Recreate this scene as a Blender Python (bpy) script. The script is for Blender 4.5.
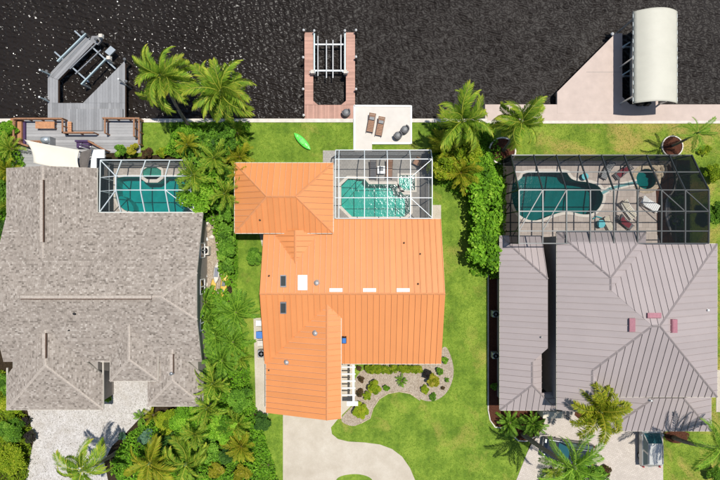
import bpy, bmesh, math, random
import numpy as np
from mathutils import Vector as V, Matrix, geometry as G
for _o in list(bpy.data.objects): bpy.data.objects.remove(_o)
S = bpy.context.scene
C = S.collection
R = math.radians
random.seed(7); rng = np.random.default_rng(7)
# ------------------------------------------------------------------ camera
CAM_H = 48.0
cam = bpy.data.cameras.new('camera'); cam.lens = 24; cam.sensor_width = 36; cam.clip_end = 3000
camo = bpy.data.objects.new('camera', cam); C.objects.link(camo); camo.location = (0, 0, CAM_H)
S.camera = camo
# ------------------------------------------------------------------ sky, sun, exposure
sun_dir = V((0.22, 0.15, 1)).normalized()
W = bpy.data.worlds.new('World'); S.world = W; W.use_nodes = True
wn = W.node_tree.nodes; wl = W.node_tree.links
sky = wn.new('ShaderNodeTexSky'); sky.sky_type = 'NISHITA'; sky.sun_disc = False
sky.sun_elevation = math.asin(sun_dir.z); sky.sun_rotation = math.atan2(sun_dir.x, sun_dir.y)
sky.air_density = 1.0; sky.dust_density = 0.6
wl.new(sky.outputs[0], wn['Background'].inputs[0]); wn['Background'].inputs[1].default_value = 0.09
sl = bpy.data.lights.new('sun', 'SUN'); sl.energy = 4.4; sl.angle = R(0.53); sl.color = (1, 0.965, 0.9)
so = bpy.data.objects.new('sun', sl); C.objects.link(so)
so.rotation_euler = sun_dir.to_track_quat('Z', 'Y').to_euler(); so.location = (20, 14, 60)
S.view_settings.view_transform = 'Standard'; S.view_settings.look = 'None'
S.view_settings.exposure = 0.1; S.view_settings.gamma = 1; S.view_settings.use_curve_mapping = False
# ------------------------------------------------------------------ helpers
def P(x, y, z=0.0):
    k = (1 - z / CAM_H) * 0.1
    return V(((x - 360) * k, (240 - y) * k, z))
def PX(pts, z=0.0): return [P(a, b, z).to_2d() for a, b in pts]

class MB:
    def __init__(s): s.v = []; s.f = []; s.t = []
    def add(s, vs, fs, t=None):
        o = len(s.v); s.v += [tuple(p) for p in vs]; s.f += [[i + o for i in f] for f in fs]
        s.t += [0.5 if t is None else t] * len(fs); return s
    def box(s, c, size, rz=0.0, taper=1.0, t=None):
        hx, hy, hz = [q / 2 for q in size]; ca, sa = math.cos(rz), math.sin(rz); vs = []
        for z, k in ((-hz, 1), (hz, taper)):
            for x, y in ((-hx, -hy), (hx, -hy), (hx, hy), (-hx, hy)):
                x *= k; y *= k
                vs.append((c[0] + x * ca - y * sa, c[1] + x * sa + y * ca, c[2] + z))
        return s.add(vs, [[3, 2, 1, 0], [4, 5, 6, 7], [0, 1, 5, 4], [1, 2, 6, 5], [2, 3, 7, 6], [3, 0, 4, 7]], t)
    def beam(s, p, q, w, h, t=None):
        p = V(p); q = V(q); d = (q - p)
        if d.length < 1e-5: return s
        d.normalize(); up = V((0, 0, 1)) if abs(d.z) < 0.98 else V((0, 1, 0))
        a = d.cross(up).normalized(); b = a.cross(d)
        vs = [e + a * (w / 2 * i) + b * (h / 2 * j) for e in (p, q) for i, j in ((-1, -1), (1, -1), (1, 1), (-1, 1))]
        return s.add(vs, [[0, 1, 2, 3], [7, 6, 5, 4], [4, 5, 1, 0], [5, 6, 2, 1], [6, 7, 3, 2], [7, 4, 0, 3]], t)
    def tube(s, pts, rad, n=7, t=None):
        pts = [V(p) for p in pts]; m = len(pts)
        if not isinstance(rad, (list, tuple)): rad = [rad] * m
        vs = []; fs = []
        for i, p in enumerate(pts):
            d = (pts[min(i + 1, m - 1)] - pts[max(i - 1, 0)]).normalized()
            up = V((0, 0, 1)) if abs(d.z) < 0.9 else V((1, 0, 0))
            a = d.cross(up).normalized(); b = a.cross(d)
            for k in range(n):
                th = 2 * math.pi * k / n; vs.append(p + (a * math.cos(th) + b * math.sin(th)) * rad[i])
        for i in range(m - 1):
            for k in range(n):
                fs.append([i * n + k, i * n + (k + 1) % n, (i + 1) * n + (k + 1) % n, (i + 1) * n + k])
        fs.append(list(range(n))[::-1]); fs.append([(m - 1) * n + k for k in range(n)])
        return s.add(vs, fs, t)
    def prism(s, poly, z0, z1, t=None):
        if G.area_tri(V((0, 0)), V((1, 0)), V((0, 1))) and sum(poly[i][0] * poly[(i + 1) % len(poly)][1] - poly[(i + 1) % len(poly)][0] * poly[i][1] for i in range(len(poly))) < 0:
            poly = poly[::-1]
        n = len(poly)
        vs = [(p[0], p[1], z0) for p in poly] + [(p[0], p[1], z1) for p in poly]
        fs = [list(range(n))[::-1], list(range(n, 2 * n))] + [[i, (i + 1) % n, n + (i + 1) % n, n + i] for i in range(n)]
        return s.add(vs, fs, t)
    def lathe(s, c, prof, n=14, t=None):
        vs = []; fs = []; m = len(prof)
        for r, z in prof:
            for k in range(n):
                a = 2 * math.pi * k / n; vs.append((c[0] + r * math.cos(a), c[1] + r * math.sin(a), c[2] + z))
        for i in range(m - 1):
            for k in range(n):
                fs.append([i * n + k, i * n + (k + 1) % n, (i + 1) * n + (k + 1) % n, (i + 1) * n + k])
        fs.append(list(range(n))[::-1]); fs.append([(m - 1) * n + k for k in range(n)])
        return s.add(vs, fs, t)
    def tri_sheet(s, poly, z, holes=(), depth=0.0):
        """flat polygon with holes; depth > 0 adds the outer and inner vertical sides"""
        loops = [poly] + list(holes); vs = []; es = []
        for lp in loops:
            o = len(vs); vs += [V((p[0], p[1])) for p in lp]; es += [(o + i, o + (i + 1) % len(lp)) for i in range(len(lp))]
        r = G.delaunay_2d_cdt(vs, es, [], 0, 1e-6)
        rv, rf = r[0], r[2]; fs = []
        for f in rf:
            c = sum((rv[i] for i in f), V((0, 0))) / len(f)
            if inside(c, poly) and not any(inside(c, h) for h in holes):
                a, b, d = (rv[i] for i in f[:3])
                fs.append(list(f) if (b - a).cross(d - a) > 0 else list(f)[::-1])
        s.add([(p.x, p.y, z) for p in rv], fs)
        if depth:
            for lp in loops:
                n = len(lp)
                s.add([(p[0], p[1], z) for p in lp] + [(p[0], p[1], z - depth) for p in lp],
                      [[i, n + i, n + (i + 1) % n, (i + 1) % n] for i in range(n)])
        return s

def inside(p, poly):
    x, y = p[0], p[1]; c = False; j = len(poly) - 1
    for i in range(len(poly)):
        xi, yi = poly[i][0], poly[i][1]; xj, yj = poly[j][0], poly[j][1]
        if (yi > y) != (yj > y) and x < (xj - xi) * (y - yi) / (yj - yi) + xi: c = not c
        j = i
    return c
def inside_np(x, y, poly):
    c = np.zeros(len(x), bool); j = len(poly) - 1
    for i in range(len(poly)):
        xi, yi = poly[i][0], poly[i][1]; xj, yj = poly[j][0], poly[j][1]
        if yi != yj: c ^= ((yi > y) != (yj > y)) & (x < (xj - xi) * (y - yi) / (yj - yi) + xi)
        j = i
    return c
def smooth_poly(pts, it=2):
    for _ in range(it):
        n = len(pts); q = []
        for i in range(n):
            a = V(pts[i][:2]); b = V(pts[(i + 1) % n][:2]); q += [a * .75 + b * .25, a * .25 + b * .75]
        pts = q
    return pts
def circle(c, r, n=24, ry=None): return [V((c[0] + r * math.cos(2 * math.pi * i / n), c[1] + (ry or r) * math.sin(2 * math.pi * i / n))) for i in range(n)]

def tag(o, label=None, cat=None, group=None, kind=None):
    if label: o['label'] = label
    if cat: o['category'] = cat
    if group: o['group'] = group
    if kind: o['kind'] = kind
    return o
def thing(name, label, cat, loc=(0, 0, 0), rz=0.0, group=None):
    o = bpy.data.objects.new(name, None); C.objects.link(o); o.empty_display_size = 0.3
    o.location = loc; o.rotation_euler = (0, 0, rz); return tag(o, label, cat, group)
def root_of(o):
    while o.parent: o = o.parent
    return o
def link(name, me, parent=None):
    o = bpy.data.objects.new(name, me); C.objects.link(o); o.parent = parent; return o
def ob(name, mb, mat, parent=None, smooth=False, local=False, loc=None, tint=False):
    """one mesh object; vertices given in world space unless local"""
    me = bpy.data.meshes.new(name)
    off = V((0, 0, 0))
    if parent is not None and not local: off = V(root_of(parent).location)
    if parent is None and loc is not None: off = V(loc)
    me.from_pydata([(p[0] - off.x, p[1] - off.y, p[2] - off.z) for p in mb.v], [], mb.f)
    if smooth: me.polygons.foreach_set('use_smooth', [True] * len(me.polygons))
    if tint:
        at = me.attributes.new('tint', 'FLOAT', 'FACE'); at.data.foreach_set('value', mb.t)
    me.materials.append(M[mat]); me.update()
    o = link(name, me, parent)
    if parent is None and loc is not None: o.location = loc
    return o
def struct(name, mb, mat): return tag(ob(name, mb, mat), kind='structure')
def copy_tree(o, parent=None):
    c = o.copy(); C.objects.link(c); c.parent = parent
    for ch in list(o.children): copy_tree(ch, c)
    return c
def bevel(o, w=0.02, seg=2):
    m = o.modifiers.new('bevel', 'BEVEL'); m.width = w; m.segments = seg; m.limit_method = 'ANGLE'; return o
def mesh_np(name, verts, quads, tint, mat):
    me = bpy.data.meshes.new(name); n = len(verts); k = len(quads); w_ = quads.shape[1]
    me.vertices.add(n); me.vertices.foreach_set('co', verts.astype(np.float32).ravel())
    me.loops.add(k * w_); me.loops.foreach_set('vertex_index', quads.astype(np.int32).ravel())
    me.polygons.add(k); me.polygons.foreach_set('loop_start', np.arange(0, k * w_, w_, dtype=np.int32))
    at = me.attributes.new('tint', 'FLOAT', 'FACE'); at.data.foreach_set('value', np.clip(tint, 0, 1).astype(np.float32))
    me.materials.append(M[mat]); me.update(calc_edges=True); me.validate(); return me
# ------------------------------------------------------------------ materials
M = {}
class Mat:
    def __init__(s, name):
        m = bpy.data.materials.new(name); m.use_nodes = True; M[name] = m
        s.m = m; s.n = m.node_tree.nodes; s.l = m.node_tree.links; s.b = s.n['Principled BSDF']; s.out = s.n['Material Output']
        s._c = None
    def coord(s):
        if s._c is None:
            s._c = s.n.new('ShaderNodeNewGeometry').outputs['Position']
        return s._c
    def noise(s, scale, detail=4, rough=0.6, vec=None, dist=0.0):
        t = s.n.new('ShaderNodeTexNoise'); t.inputs['Scale'].default_value = scale; t.inputs['Detail'].default_value = detail
        t.inputs['Roughness'].default_value = rough; t.inputs['Distortion'].default_value = dist
        s.l.new(vec or s.coord(), t.inputs['Vector']); return t.outputs[0]
    def voro(s, scale, out='Color', vec=None, feat='F1'):
        t = s.n.new('ShaderNodeTexVoronoi'); t.feature = feat; t.inputs['Scale'].default_value = scale
        s.l.new(vec or s.coord(), t.inputs['Vector']); return t.outputs[out]
    def ramp(s, fac, stops):
        r = s.n.new('ShaderNodeValToRGB'); e = r.color_ramp.elements
        for i, (p, c) in enumerate(stops):
            x = e[i] if i < 2 else e.new(p)
            x.position = p; x.color = (*c, 1) if len(c) == 3 else c
        s.l.new(fac, r.inputs[0]); return r.outputs[0]
    def mix(s, fac, a, b, mode='MIX'):
        m = s.n.new('ShaderNodeMix'); m.data_type = 'RGBA'; m.blend_type = mode
        for k, q in ((0, fac), (6, a), (7, b)):
            if isinstance(q, (int, float)): m.inputs[k].default_value = q
            elif isinstance(q, tuple): m.inputs[k].default_value = (*q, 1)
            else: s.l.new(q, m.inputs[k])
        return m.outputs[2]
    def math(s, op, a, b=0.0):
        m = s.n.new('ShaderNodeMath'); m.operation = op
        for k, q in ((0, a), (1, b)):
            if isinstance(q, (int, float)): m.inputs[k].default_value = q
            else: s.l.new(q, m.inputs[k])
        return m.outputs[0]
    def mapping(s, scale=(1, 1, 1), rot=(0, 0, 0), vec=None):
        m = s.n.new('ShaderNodeMapping'); m.inputs['Scale'].default_value = scale; m.inputs['Rotation'].default_value = rot
        s.l.new(vec or s.coord(), m.inputs['Vector']); return m.outputs[0]
    def color(s, c):
        if isinstance(c, tuple): s.b.inputs['Base Color'].default_value = (*c, 1)
        else: s.l.new(c, s.b.inputs['Base Color'])
        return s
    def set(s, rough=0.6, metal=0.0, spec=0.5):
        s.b.inputs['Roughness'].default_value = rough; s.b.inputs['Metallic'].default_value = metal
        s.b.inputs['Specular IOR Level'].default_value = spec; return s
    def bump(s, h, strength=0.3, dist=0.02):
        b = s.n.new('ShaderNodeBump'); b.inputs['Strength'].default_value = strength; b.inputs['Distance'].default_value = dist
        s.l.new(h, b.inputs['Height']); s.l.new(b.outputs[0], s.b.inputs['Normal']); return b.outputs[0]
    def rand(s): return s.n.new('ShaderNodeObjectInfo').outputs['Random']
    def attr(s, nm='tint'):
        a = s.n.new('ShaderNodeAttribute'); a.attribute_name = nm; return a.outputs['Fac']

def plain(name, c, rough=0.55, metal=0.0, var=0.18, scale=3.0, spec=0.5):
    m = Mat(name); n = m.noise(scale, 5)
    d = tuple(q * (1 - var) for q in c); e = tuple(min(1, q * (1 + var)) for q in c)
    m.color(m.ramp(n, [(0.3, d), (0.7, e)])).set(rough, metal, spec); return m

def grass(name, dk, md, lt, dry, dryness):
    m = Mat(name)
    a = m.noise(0.5, 3, .6); b = m.noise(3.0, 6, .75); c = m.noise(22, 4, .7); d = m.noise(.32, 5, .65, dist=.4)
    col = m.ramp(m.math('ADD', m.math('MULTIPLY', a, .55), m.math('MULTIPLY', b, .45)), [(0.40, dk), (0.5, md), (0.60, lt)])
    mow = m.n.new('ShaderNodeTexWave'); mow.inputs['Scale'].default_value = .42; mow.inputs['Distortion'].default_value = 2.5; mow.inputs['Detail'].default_value = 2
    m.l.new(m.mapping((1, .12, 1)), mow.inputs['Vector'])
    col = m.mix(m.math('MULTIPLY', mow.outputs[0], .14), col, lt)
    col = m.mix(m.ramp(d, [(dryness, (0, 0, 0)), (dryness + .16, (.75, .75, .75))]), col, dry)
    col = m.mix(m.ramp(c, [(.3, (.5, .5, .5)), (.55, (0, 0, 0))]), col, dk)
    m.color(col).set(.85, 0, .2); m.bump(c, .5, .05)
grass('lawn', (.085, .155, .014), (.155, .245, .024), (.245, .335, .04), (.36, .31, .07), .55)
grass('lawn_dry', (.095, .16, .014), (.175, .25, .024), (.26, .33, .04), (.43, .30, .09), .47)
m = Mat('soil'); n = m.noise(6, 6, .75)
m.color(m.ramp(n, [(.35, (.018, .013, .008)), (.6, (.05, .035, .02)), (.8, (.11, .08, .045))])).set(.95, 0, .1); m.bump(n, .6, .06)
m = Mat('mulch'); n = m.noise(14, 6, .8)
m.color(m.ramp(n, [(.35, (.03, .012, .008)), (.55, (.10, .038, .022)), (.75, (.19, .085, .05))])).set(.95, 0, .1); m.bump(n, .8, .06)
m = Mat('gravel_bed'); n = m.voro(15); q = m.noise(1.4, 5, .7)
m.color(m.mix(m.ramp(q, [(.45, (0, 0, 0)), (.75, (.55, .55, .55))]), m.ramp(n, [(0, (.24, .19, .14)), (.5, (.38, .31, .24)), (1, (.52, .45, .36))]), (.22, .16, .10))).set(.9, 0, .2)
m.bump(m.voro(15, 'Distance'), .8, .04)
m = Mat('concrete'); a = m.noise(.5, 5, .65); b = m.noise(9, 5, .7)
m.color(m.mix(m.ramp(b, [(.3, (.35, .35, .35)), (.6, (0, 0, 0))]), m.ramp(a, [(.3, (.43, .37, .29)), (.55, (.52, .46, .375)), (.75, (.58, .525, .44))]), (.39, .34, .26))).set(.85, 0, .25)
m.bump(b, .2, .01)
m = Mat('gravel'); n = m.voro(11); a = m.noise(.8, 5, .7); b = m.noise(5, 5, .75)
c = m.ramp(n, [(0, (.34, .315, .29)), (.45, (.50, .47, .44)), (1, (.64, .61, .58))])
c = m.mix(m.ramp(a, [(.42, (0, 0, 0)), (.75, (.55, .55, .55))]), c, (.33, .285, .23))
c = m.mix(m.ramp(b, [(.30, (.6, .6, .6)), (.45, (0, 0, 0))]), c, (.30, .25, .2))
m.color(c).set(.9, 0, .2); m.bump(m.voro(11, 'Distance'), .9, .03)
def paver(name, ca, cb, mortar, sx, sy, rot=0.0):
    m = Mat(name); br = m.n.new('ShaderNodeTexBrick'); br.inputs['Scale'].default_value = 1.0
    br.inputs['Brick Width'].default_value = sx; br.inputs['Row Height'].default_value = sy; br.inputs['Mortar Size'].default_value = .012
    br.inputs['Color1'].default_value = (*ca, 1); br.inputs['Color2'].default_value = (*cb, 1); br.inputs['Mortar'].default_value = (*mortar, 1)
    m.l.new(m.mapping((1, 1, 1), (0, 0, rot)), br.inputs['Vector'])
    a = m.noise(.9, 5, .7); m.color(m.mix(m.ramp(a, [(.35, (.5, .5, .5)), (.65, (0, 0, 0))]), br.outputs[0], tuple(q * .78 for q in ca), 'MIX')).set(.8, 0, .3)
    m.bump(br.outputs['Fac'], -.4, .01)
paver('paver_drive', (.50, .44, .38), (.60, .535, .47), (.33, .28, .24), .24, .14, .3)
paver('paver_pool', (.44, .37, .32), (.56, .48, .42), (.24, .20, .17), .62, .62)
paver('paver_grey', (.33, .31, .28), (.42, .39, .35), (.22, .20, .18), .3, .2)
paver('paver_pale', (.48, .42, .36), (.58, .51, .45), (.30, .26, .22), .4, .2)
plain('patio_white', (.60, .555, .50), .8, var=.06, scale=1.2)
plain('seawall', (.60, .55, .48), .85, var=.15, scale=2)
plain('coping', (.66, .60, .52), .7, var=.1)
plain('dock_tan', (.50, .40, .345), .75, var=.08, scale=1.0)
plain('white', (.78, .78, .76), .45, var=.04)
plain('cream', (.62, .56, .44), .7, var=.07, scale=1)
plain('cream_wall', (.50, .42, .28), .8, var=.08)
plain('grey_wall', (.30, .27, .24), .85, var=.1)
plain('aluminium', (.55, .60, .62), .35, .6, .06)
plain('alu_blue', (.45, .56, .58), .4, .3, .08)
plain('bronze', (.03, .036, .038), .4, .2, .1)
plain('bronze_lit', (.045, .05, .052), .35, .3, .1)  # lighter bronze: sun and sky light on the upper frames put into the colour
plain('frame_white', (.56, .61, .62), .4, .0, .05)
plain('dark', (.012, .012, .014), .5, var=.2)
plain('rubber', (.012, .012, .012), .8, var=.2)
plain('grey_metal', (.30, .31, .32), .4, .5, .1)
plain('plastic_grey', (.16, .165, .17), .5, var=.15, scale=8)
plain('wicker', (.12, .115, .12), .7, var=.35, scale=25)
plain('wood_brown', (.27, .13, .065), .6, var=.25, scale=6)
plain('wood_dark', (.09, .05, .03), .65, var=.25, scale=6)
plain('towel_red', (.17, .02, .03), .9, var=.2)
plain('turquoise', (.05, .42, .46), .5, var=.1)
plain('purple', (.06, .03, .09), .85, var=.2)
plain('kayak_green', (.13, .72, .09), .35, var=.06)
plain('board_yellow', (.66, .42, .08), .4, var=.15)
plain('board_grey', (.20, .21, .25), .5, var=.1)
plain('stone', (.42, .34, .24), .85, var=.35, scale=5)
plain('pink_vent', (.36, .15, .18), .5, var=.12, scale=6)
plain('trunk', (.21, .175, .135), .9, var=.35, scale=9)
plain('trunk_dark', (.11, .08, .055), .9, var=.35, scale=9)
plain('sail', (.68, .63, .53), .8, var=.04, scale=.8)
plain('sail_dark', (.12, .105, .095), .85, var=.15, scale=6)
plain('canopy', (.53, .51, .425), .6, var=.045, scale=.7)
plain('pipe', (.45, .42, .40), .5, .3, .1)
plain('blue_box', (.05, .18, .50), .45, var=.1)
plain('tile_dark', (.10, .13, .13), .4, var=.1)
def planks(name, c, sc, ax):
    m = Mat(name); r = m.attr(); g = m.noise(4, 5, .7, m.mapping((12, 1, 1) if ax == 'y' else (1, 12, 1))); q = m.noise(.7, 4, .6)
    lo = tuple(x * .78 for x in c); hi = tuple(x * 1.18 for x in c)
    k = m.ramp(r, [(0, lo), (1, hi)]); k = m.mix(m.ramp(g, [(.35, (.5, .5, .5)), (.6, (0, 0, 0))]), k, tuple(x * .62 for x in c))
    m.color(m.mix(m.ramp(q, [(.4, (0, 0, 0)), (.75, (.4, .4, .4))]), k, tuple(min(1, x * 1.25) for x in c))).set(.8, 0, .25)
planks('plank_grey', (.27, .27, .275), 1, 'y')
planks('plank_grey_x', (.33, .325, .325), 1, 'x')
planks('plank_pink', (.50, .29, .225), 1, 'x')
planks('plank_orange', (.50, .24, .12), 1, 'x')
def metalroof(name, c, rough, var):
    m = Mat(name); r = m.rand(); a = m.noise(.35, 5, .65); b = m.noise(3, 5, .7)
    lo = tuple(x * (1 - var) for x in c); hi = tuple(min(1, x * (1 + var)) for x in c)
    k = m.ramp(r, [(0, lo), (1, hi)])
    k = m.mix(m.ramp(a, [(.38, (0, 0, 0)), (.72, (.45, .45, .45))]), k, tuple(x * .86 for x in c))
    st = m.noise(2.2, 4, .7, m.mapping((1, 1, .2)))
    k = m.mix(m.ramp(st, [(.55, (0, 0, 0)), (.8, (.35, .35, .35))]), k, tuple(min(1, x * 1.14) for x in c))
    m.color(k).set(rough, 0, .45); m.bump(b, .08, .01)
metalroof('roof_orange', (.66, .255, .085), .5, .05)
metalroof('roof_taupe', (.365, .312, .302), .42, .05)
plain('trim_pale', (.55, .50, .42), .6, var=.08)
plain('trim_taupe', (.30, .255, .245), .5, var=.08)
plain('cap_orange', (.68, .29, .12), .5, var=.06)
m = Mat('shingle'); t = m.attr(); a = m.noise(.45, 5, .7); b = m.noise(16, 5, .75); st = m.noise(1.6, 4, .6)
k = m.ramp(t, [(0, (.17, .145, .122)), (.35, (.295, .253, .216)), (.7, (.36, .312, .27)), (1, (.46, .41, .36))])
k = m.mix(m.ramp(a, [(.4, (0, 0, 0)), (.75, (.35, .35, .35))]), k, (.21, .178, .152))
k = m.mix(m.ramp(b, [(.3, (.45, .45, .45)), (.5, (0, 0, 0))]), k, (.16, .135, .118))
m.color(k).set(.92, 0, .15); m.bump(b, .5, .01)
plain('cap_shingle', (.40, .345, .295), .9, var=.2, scale=6)
# leaves: face attribute 'tint' picks the leaf's own colour
def leafmat(name, stops, trans=.42, rough=.6):
    m = Mat(name); t = m.attr(); k = m.ramp(t, [(i / (len(stops) - 1), c) for i, c in enumerate(stops)])
    hsv = m.n.new('ShaderNodeHueSaturation'); m.l.new(k, hsv.inputs['Color'])
    m.l.new(m.math('ADD', m.math('MULTIPLY', m.rand(), .3), .86), hsv.inputs['Value'])
    k = hsv.outputs[0]
    m.color(k).set(rough, 0, .22)
    tr = m.n.new('ShaderNodeBsdfTranslucent'); m.l.new(m.mix(.5, k, (.30, .42, .03)), tr.inputs[0])
    mx = m.n.new('ShaderNodeMixShader'); mx.inputs[0].default_value = trans
    m.l.new(m.b.outputs[0], mx.inputs[1]); m.l.new(tr.outputs[0], mx.inputs[2]); m.l.new(mx.outputs[0], m.out.inputs[0])
leafmat('leaf_mid', [(0.046, 0.120, 0.015), (0.116, 0.267, 0.025), (0.211, 0.432, 0.040), (0.358, 0.570, 0.074)])
leafmat('leaf_bright', [(0.065, 0.162, 0.013), (0.158, 0.357, 0.021), (0.269, 0.535, 0.032), (0.446, 0.682, 0.073)])
leafmat('leaf_dark', [(0.019, 0.057, 0.015), (0.042, 0.112, 0.021), (0.081, 0.188, 0.030), (0.146, 0.285, 0.045)])
leafmat('leaf_lime', [(0.103, 0.180, 0.010), (0.236, 0.361, 0.016), (0.398, 0.489, 0.026), (0.620, 0.592, 0.064)])
leafmat('leaf_yellow', [(.14, .17, .01), (.30, .32, .015), (.45, .42, .03), (.60, .50, .10)])
leafmat('leaf_red', [(.03, .03, .012), (.09, .06, .03), (.18, .08, .05), (.12, .16, .04)])
leafmat('leaf_purple', [(.012, .012, .014), (.03, .022, .028), (.06, .045, .05), (.05, .07, .03)])
leafmat('leaf_teal', [(0.039, 0.096, 0.060), (0.104, 0.228, 0.144), (0.194, 0.360, 0.228), (0.311, 0.480, 0.312)])
leafmat('palm', [(0.069, 0.151, 0.016), (0.173, 0.318, 0.025), (0.347, 0.484, 0.043), (0.727, 0.605, 0.091)])
leafmat('palm_yellow', [(0.095, 0.165, 0.011), (0.249, 0.319, 0.017), (0.428, 0.418, 0.028), (0.618, 0.462, 0.055)])
leafmat('palm_dark', [(0.049, 0.135, 0.016), (0.120, 0.270, 0.023), (0.242, 0.447, 0.038), (0.459, 0.645, 0.077)])
leafmat('grass_blade', [(.06, .13, .010), (.15, .26, .018), (.255, .36, .035), (.40, .41, .08)], .2, .7)
leafmat('litter', [(.02, .025, .008), (.05, .06, .015), (.10, .10, .03), (.20, .14, .07)], .2)
# water of the canal
m = Mat('canal_water')
w3 = m.noise(.2, 3, .55)
m.color(m.ramp(w3, [(.3, (.0165, .0130, .0110)), (.7, (.0215, .0172, .0147))])).set(.15, 0, .5); m.b.inputs['IOR'].default_value = 1.34
sx_ = m.n.new('ShaderNodeSeparateXYZ'); m.l.new(m.coord(), sx_.inputs[0]); mr = m.n.new('ShaderNodeMapRange'); mr.inputs[1].default_value = -16; mr.inputs[2].default_value = 6; mr.inputs[3].default_value = .105; mr.inputs[4].default_value = .50
m.l.new(m.math('ADD', sx_.outputs[0], m.math('MULTIPLY', m.noise(.12, 3, .6), 10.0)), mr.inputs[0]); m.l.new(mr.outputs[0], m.b.inputs['Roughness']); m.b.inputs['Specular IOR Level'].default_value = .3
# pool water: clear tint plus the reflection of the sky
def poolwater(name, tint, s=.35, ro=.15):
    m = Mat(name); n = m.noise(3.2, 3, .6, None, .5); nb = m.noise(9, 2, .5)
    bp = m.bump(m.math('ADD', n, m.math('MULTIPLY', nb, .3)), s, .16)
    tr = m.n.new('ShaderNodeBsdfTransparent'); tr.inputs[0].default_value = (*tint, 1)
    gl = m.n.new('ShaderNodeBsdfGlossy'); gl.inputs['Roughness'].default_value = ro; m.l.new(bp, gl.inputs['Normal'])
    fr = m.n.new('ShaderNodeFresnel'); fr.inputs['IOR'].default_value = 1.33; m.l.new(bp, fr.inputs['Normal'])
    mx = m.n.new('ShaderNodeMixShader'); m.l.new(fr.outputs[0], mx.inputs[0]); m.l.new(tr.outputs[0], mx.inputs[1]); m.l.new(gl.outputs[0], mx.inputs[2])
    m.l.new(mx.outputs[0], m.out.inputs[0])
poolwater('pool_water', (.30, .74, .69), .13); poolwater('pool_water_dark', (.05, .58, .57), .06, .08); poolwater('pool_water_mid', (.06, .66, .65), .10, .08)
def basin(name, c):
    m = Mat(name); a = m.voro(2.6, 'Distance', None, 'SMOOTH_F1'); b = m.noise(1.2, 4, .6)
    m.color(m.ramp(b, [(.3, tuple(q * .82 for q in c)), (.7, tuple(min(1, q * 1.12) for q in c))])).set(.6, 0, .3)
basin('basin_pale', (.30, .62, .56)); basin('basin_dark', (.13, .30, .30)); basin('basin_mid', (.2, .55, .53))
def screen(name, c, a):
    m = Mat(name); d = m.n.new('ShaderNodeBsdfDiffuse'); d.inputs[0].default_value = (*c, 1)
    tr = m.n.new('ShaderNodeBsdfTransparent'); mx = m.n.new('ShaderNodeMixShader'); mx.inputs[0].default_value = a
    m.l.new(tr.outputs[0], mx.inputs[1]); m.l.new(d.outputs[0], mx.inputs[2]); m.l.new(mx.outputs[0], m.out.inputs[0])
screen('screen_light', (.10, .11, .12), .16); screen('screen_dark', (.03, .04, .045), .20); screen('screen_mid', (.07, .085, .09), .2)
screen('screen_light_wall', (.15, .17, .20), .72); screen('screen_dark_wall', (.010, .018, .022), .90); screen('screen_mid_wall', (.02, .035, .045), .8)
def glass(name, c, rough=.06):
    m = Mat(name); m.color(c).set(rough, 0, .8); return m
glass('glass_dark', (.015, .02, .025)); glass('glass_teal', (.03, .13, .15)); glass('skylight_white', (.75, .76, .74), .3); glass('skylight_dark', (.05, .055, .05))
def paint(name, c):
    m = Mat(name); m.color(c).set(.28, .2, .6); m.b.inputs['Coat Weight'].default_value = .6; m.b.inputs['Coat Roughness'].default_value = .05
paint('car_silver', (.55, .54, .50)); paint('car_navy', (.012, .017, .03)); paint('hull_white', (.62, .63, .63)); paint('hull_blue', (.10, .14, .22))
plain('lamp_red', (.35, .02, .02), .25, var=.05); plain('lamp_clear', (.7, .7, .68), .15, var=.03)
# ------------------------------------------------------------------ pools (outlines on the ground, in metres)
pool_c = PX([(348, 178.5), (365, 179), (369, 184), (395, 184), (403.5, 194.5), (410, 194.5), (410, 212), (405, 217), (352, 217), (341, 206), (341, 185)])
spa_c = PX([(399, 175), (415, 175), (415, 190.5), (399, 190.5)])
pool_r = smooth_poly(PX([(511, 183), (511, 201), (518, 216), (534, 222.5), (552, 215), (567, 211), (586, 216), (598, 211), (604, 198), (601, 187), (590, 182), (573, 180.5), (568, 175), (567, 171.5), (523, 171.5), (521, 179)]), 2)
spa_r = circle(P(646, 179), 1.05, 28)
pool_l = smooth_poly(PX([(115, 180), (118, 176.5), (143, 176.5), (165, 176.5), (192, 176.5), (196, 190), (194, 212), (165, 213), (128, 213), (116, 204)]), 1)
spa_l = smooth_poly(PX([(144, 167.5), (163, 167.5), (163, 180), (144, 180)]), 1)
HOLES = [pool_c, spa_c, pool_r, spa_r, pool_l]
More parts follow.
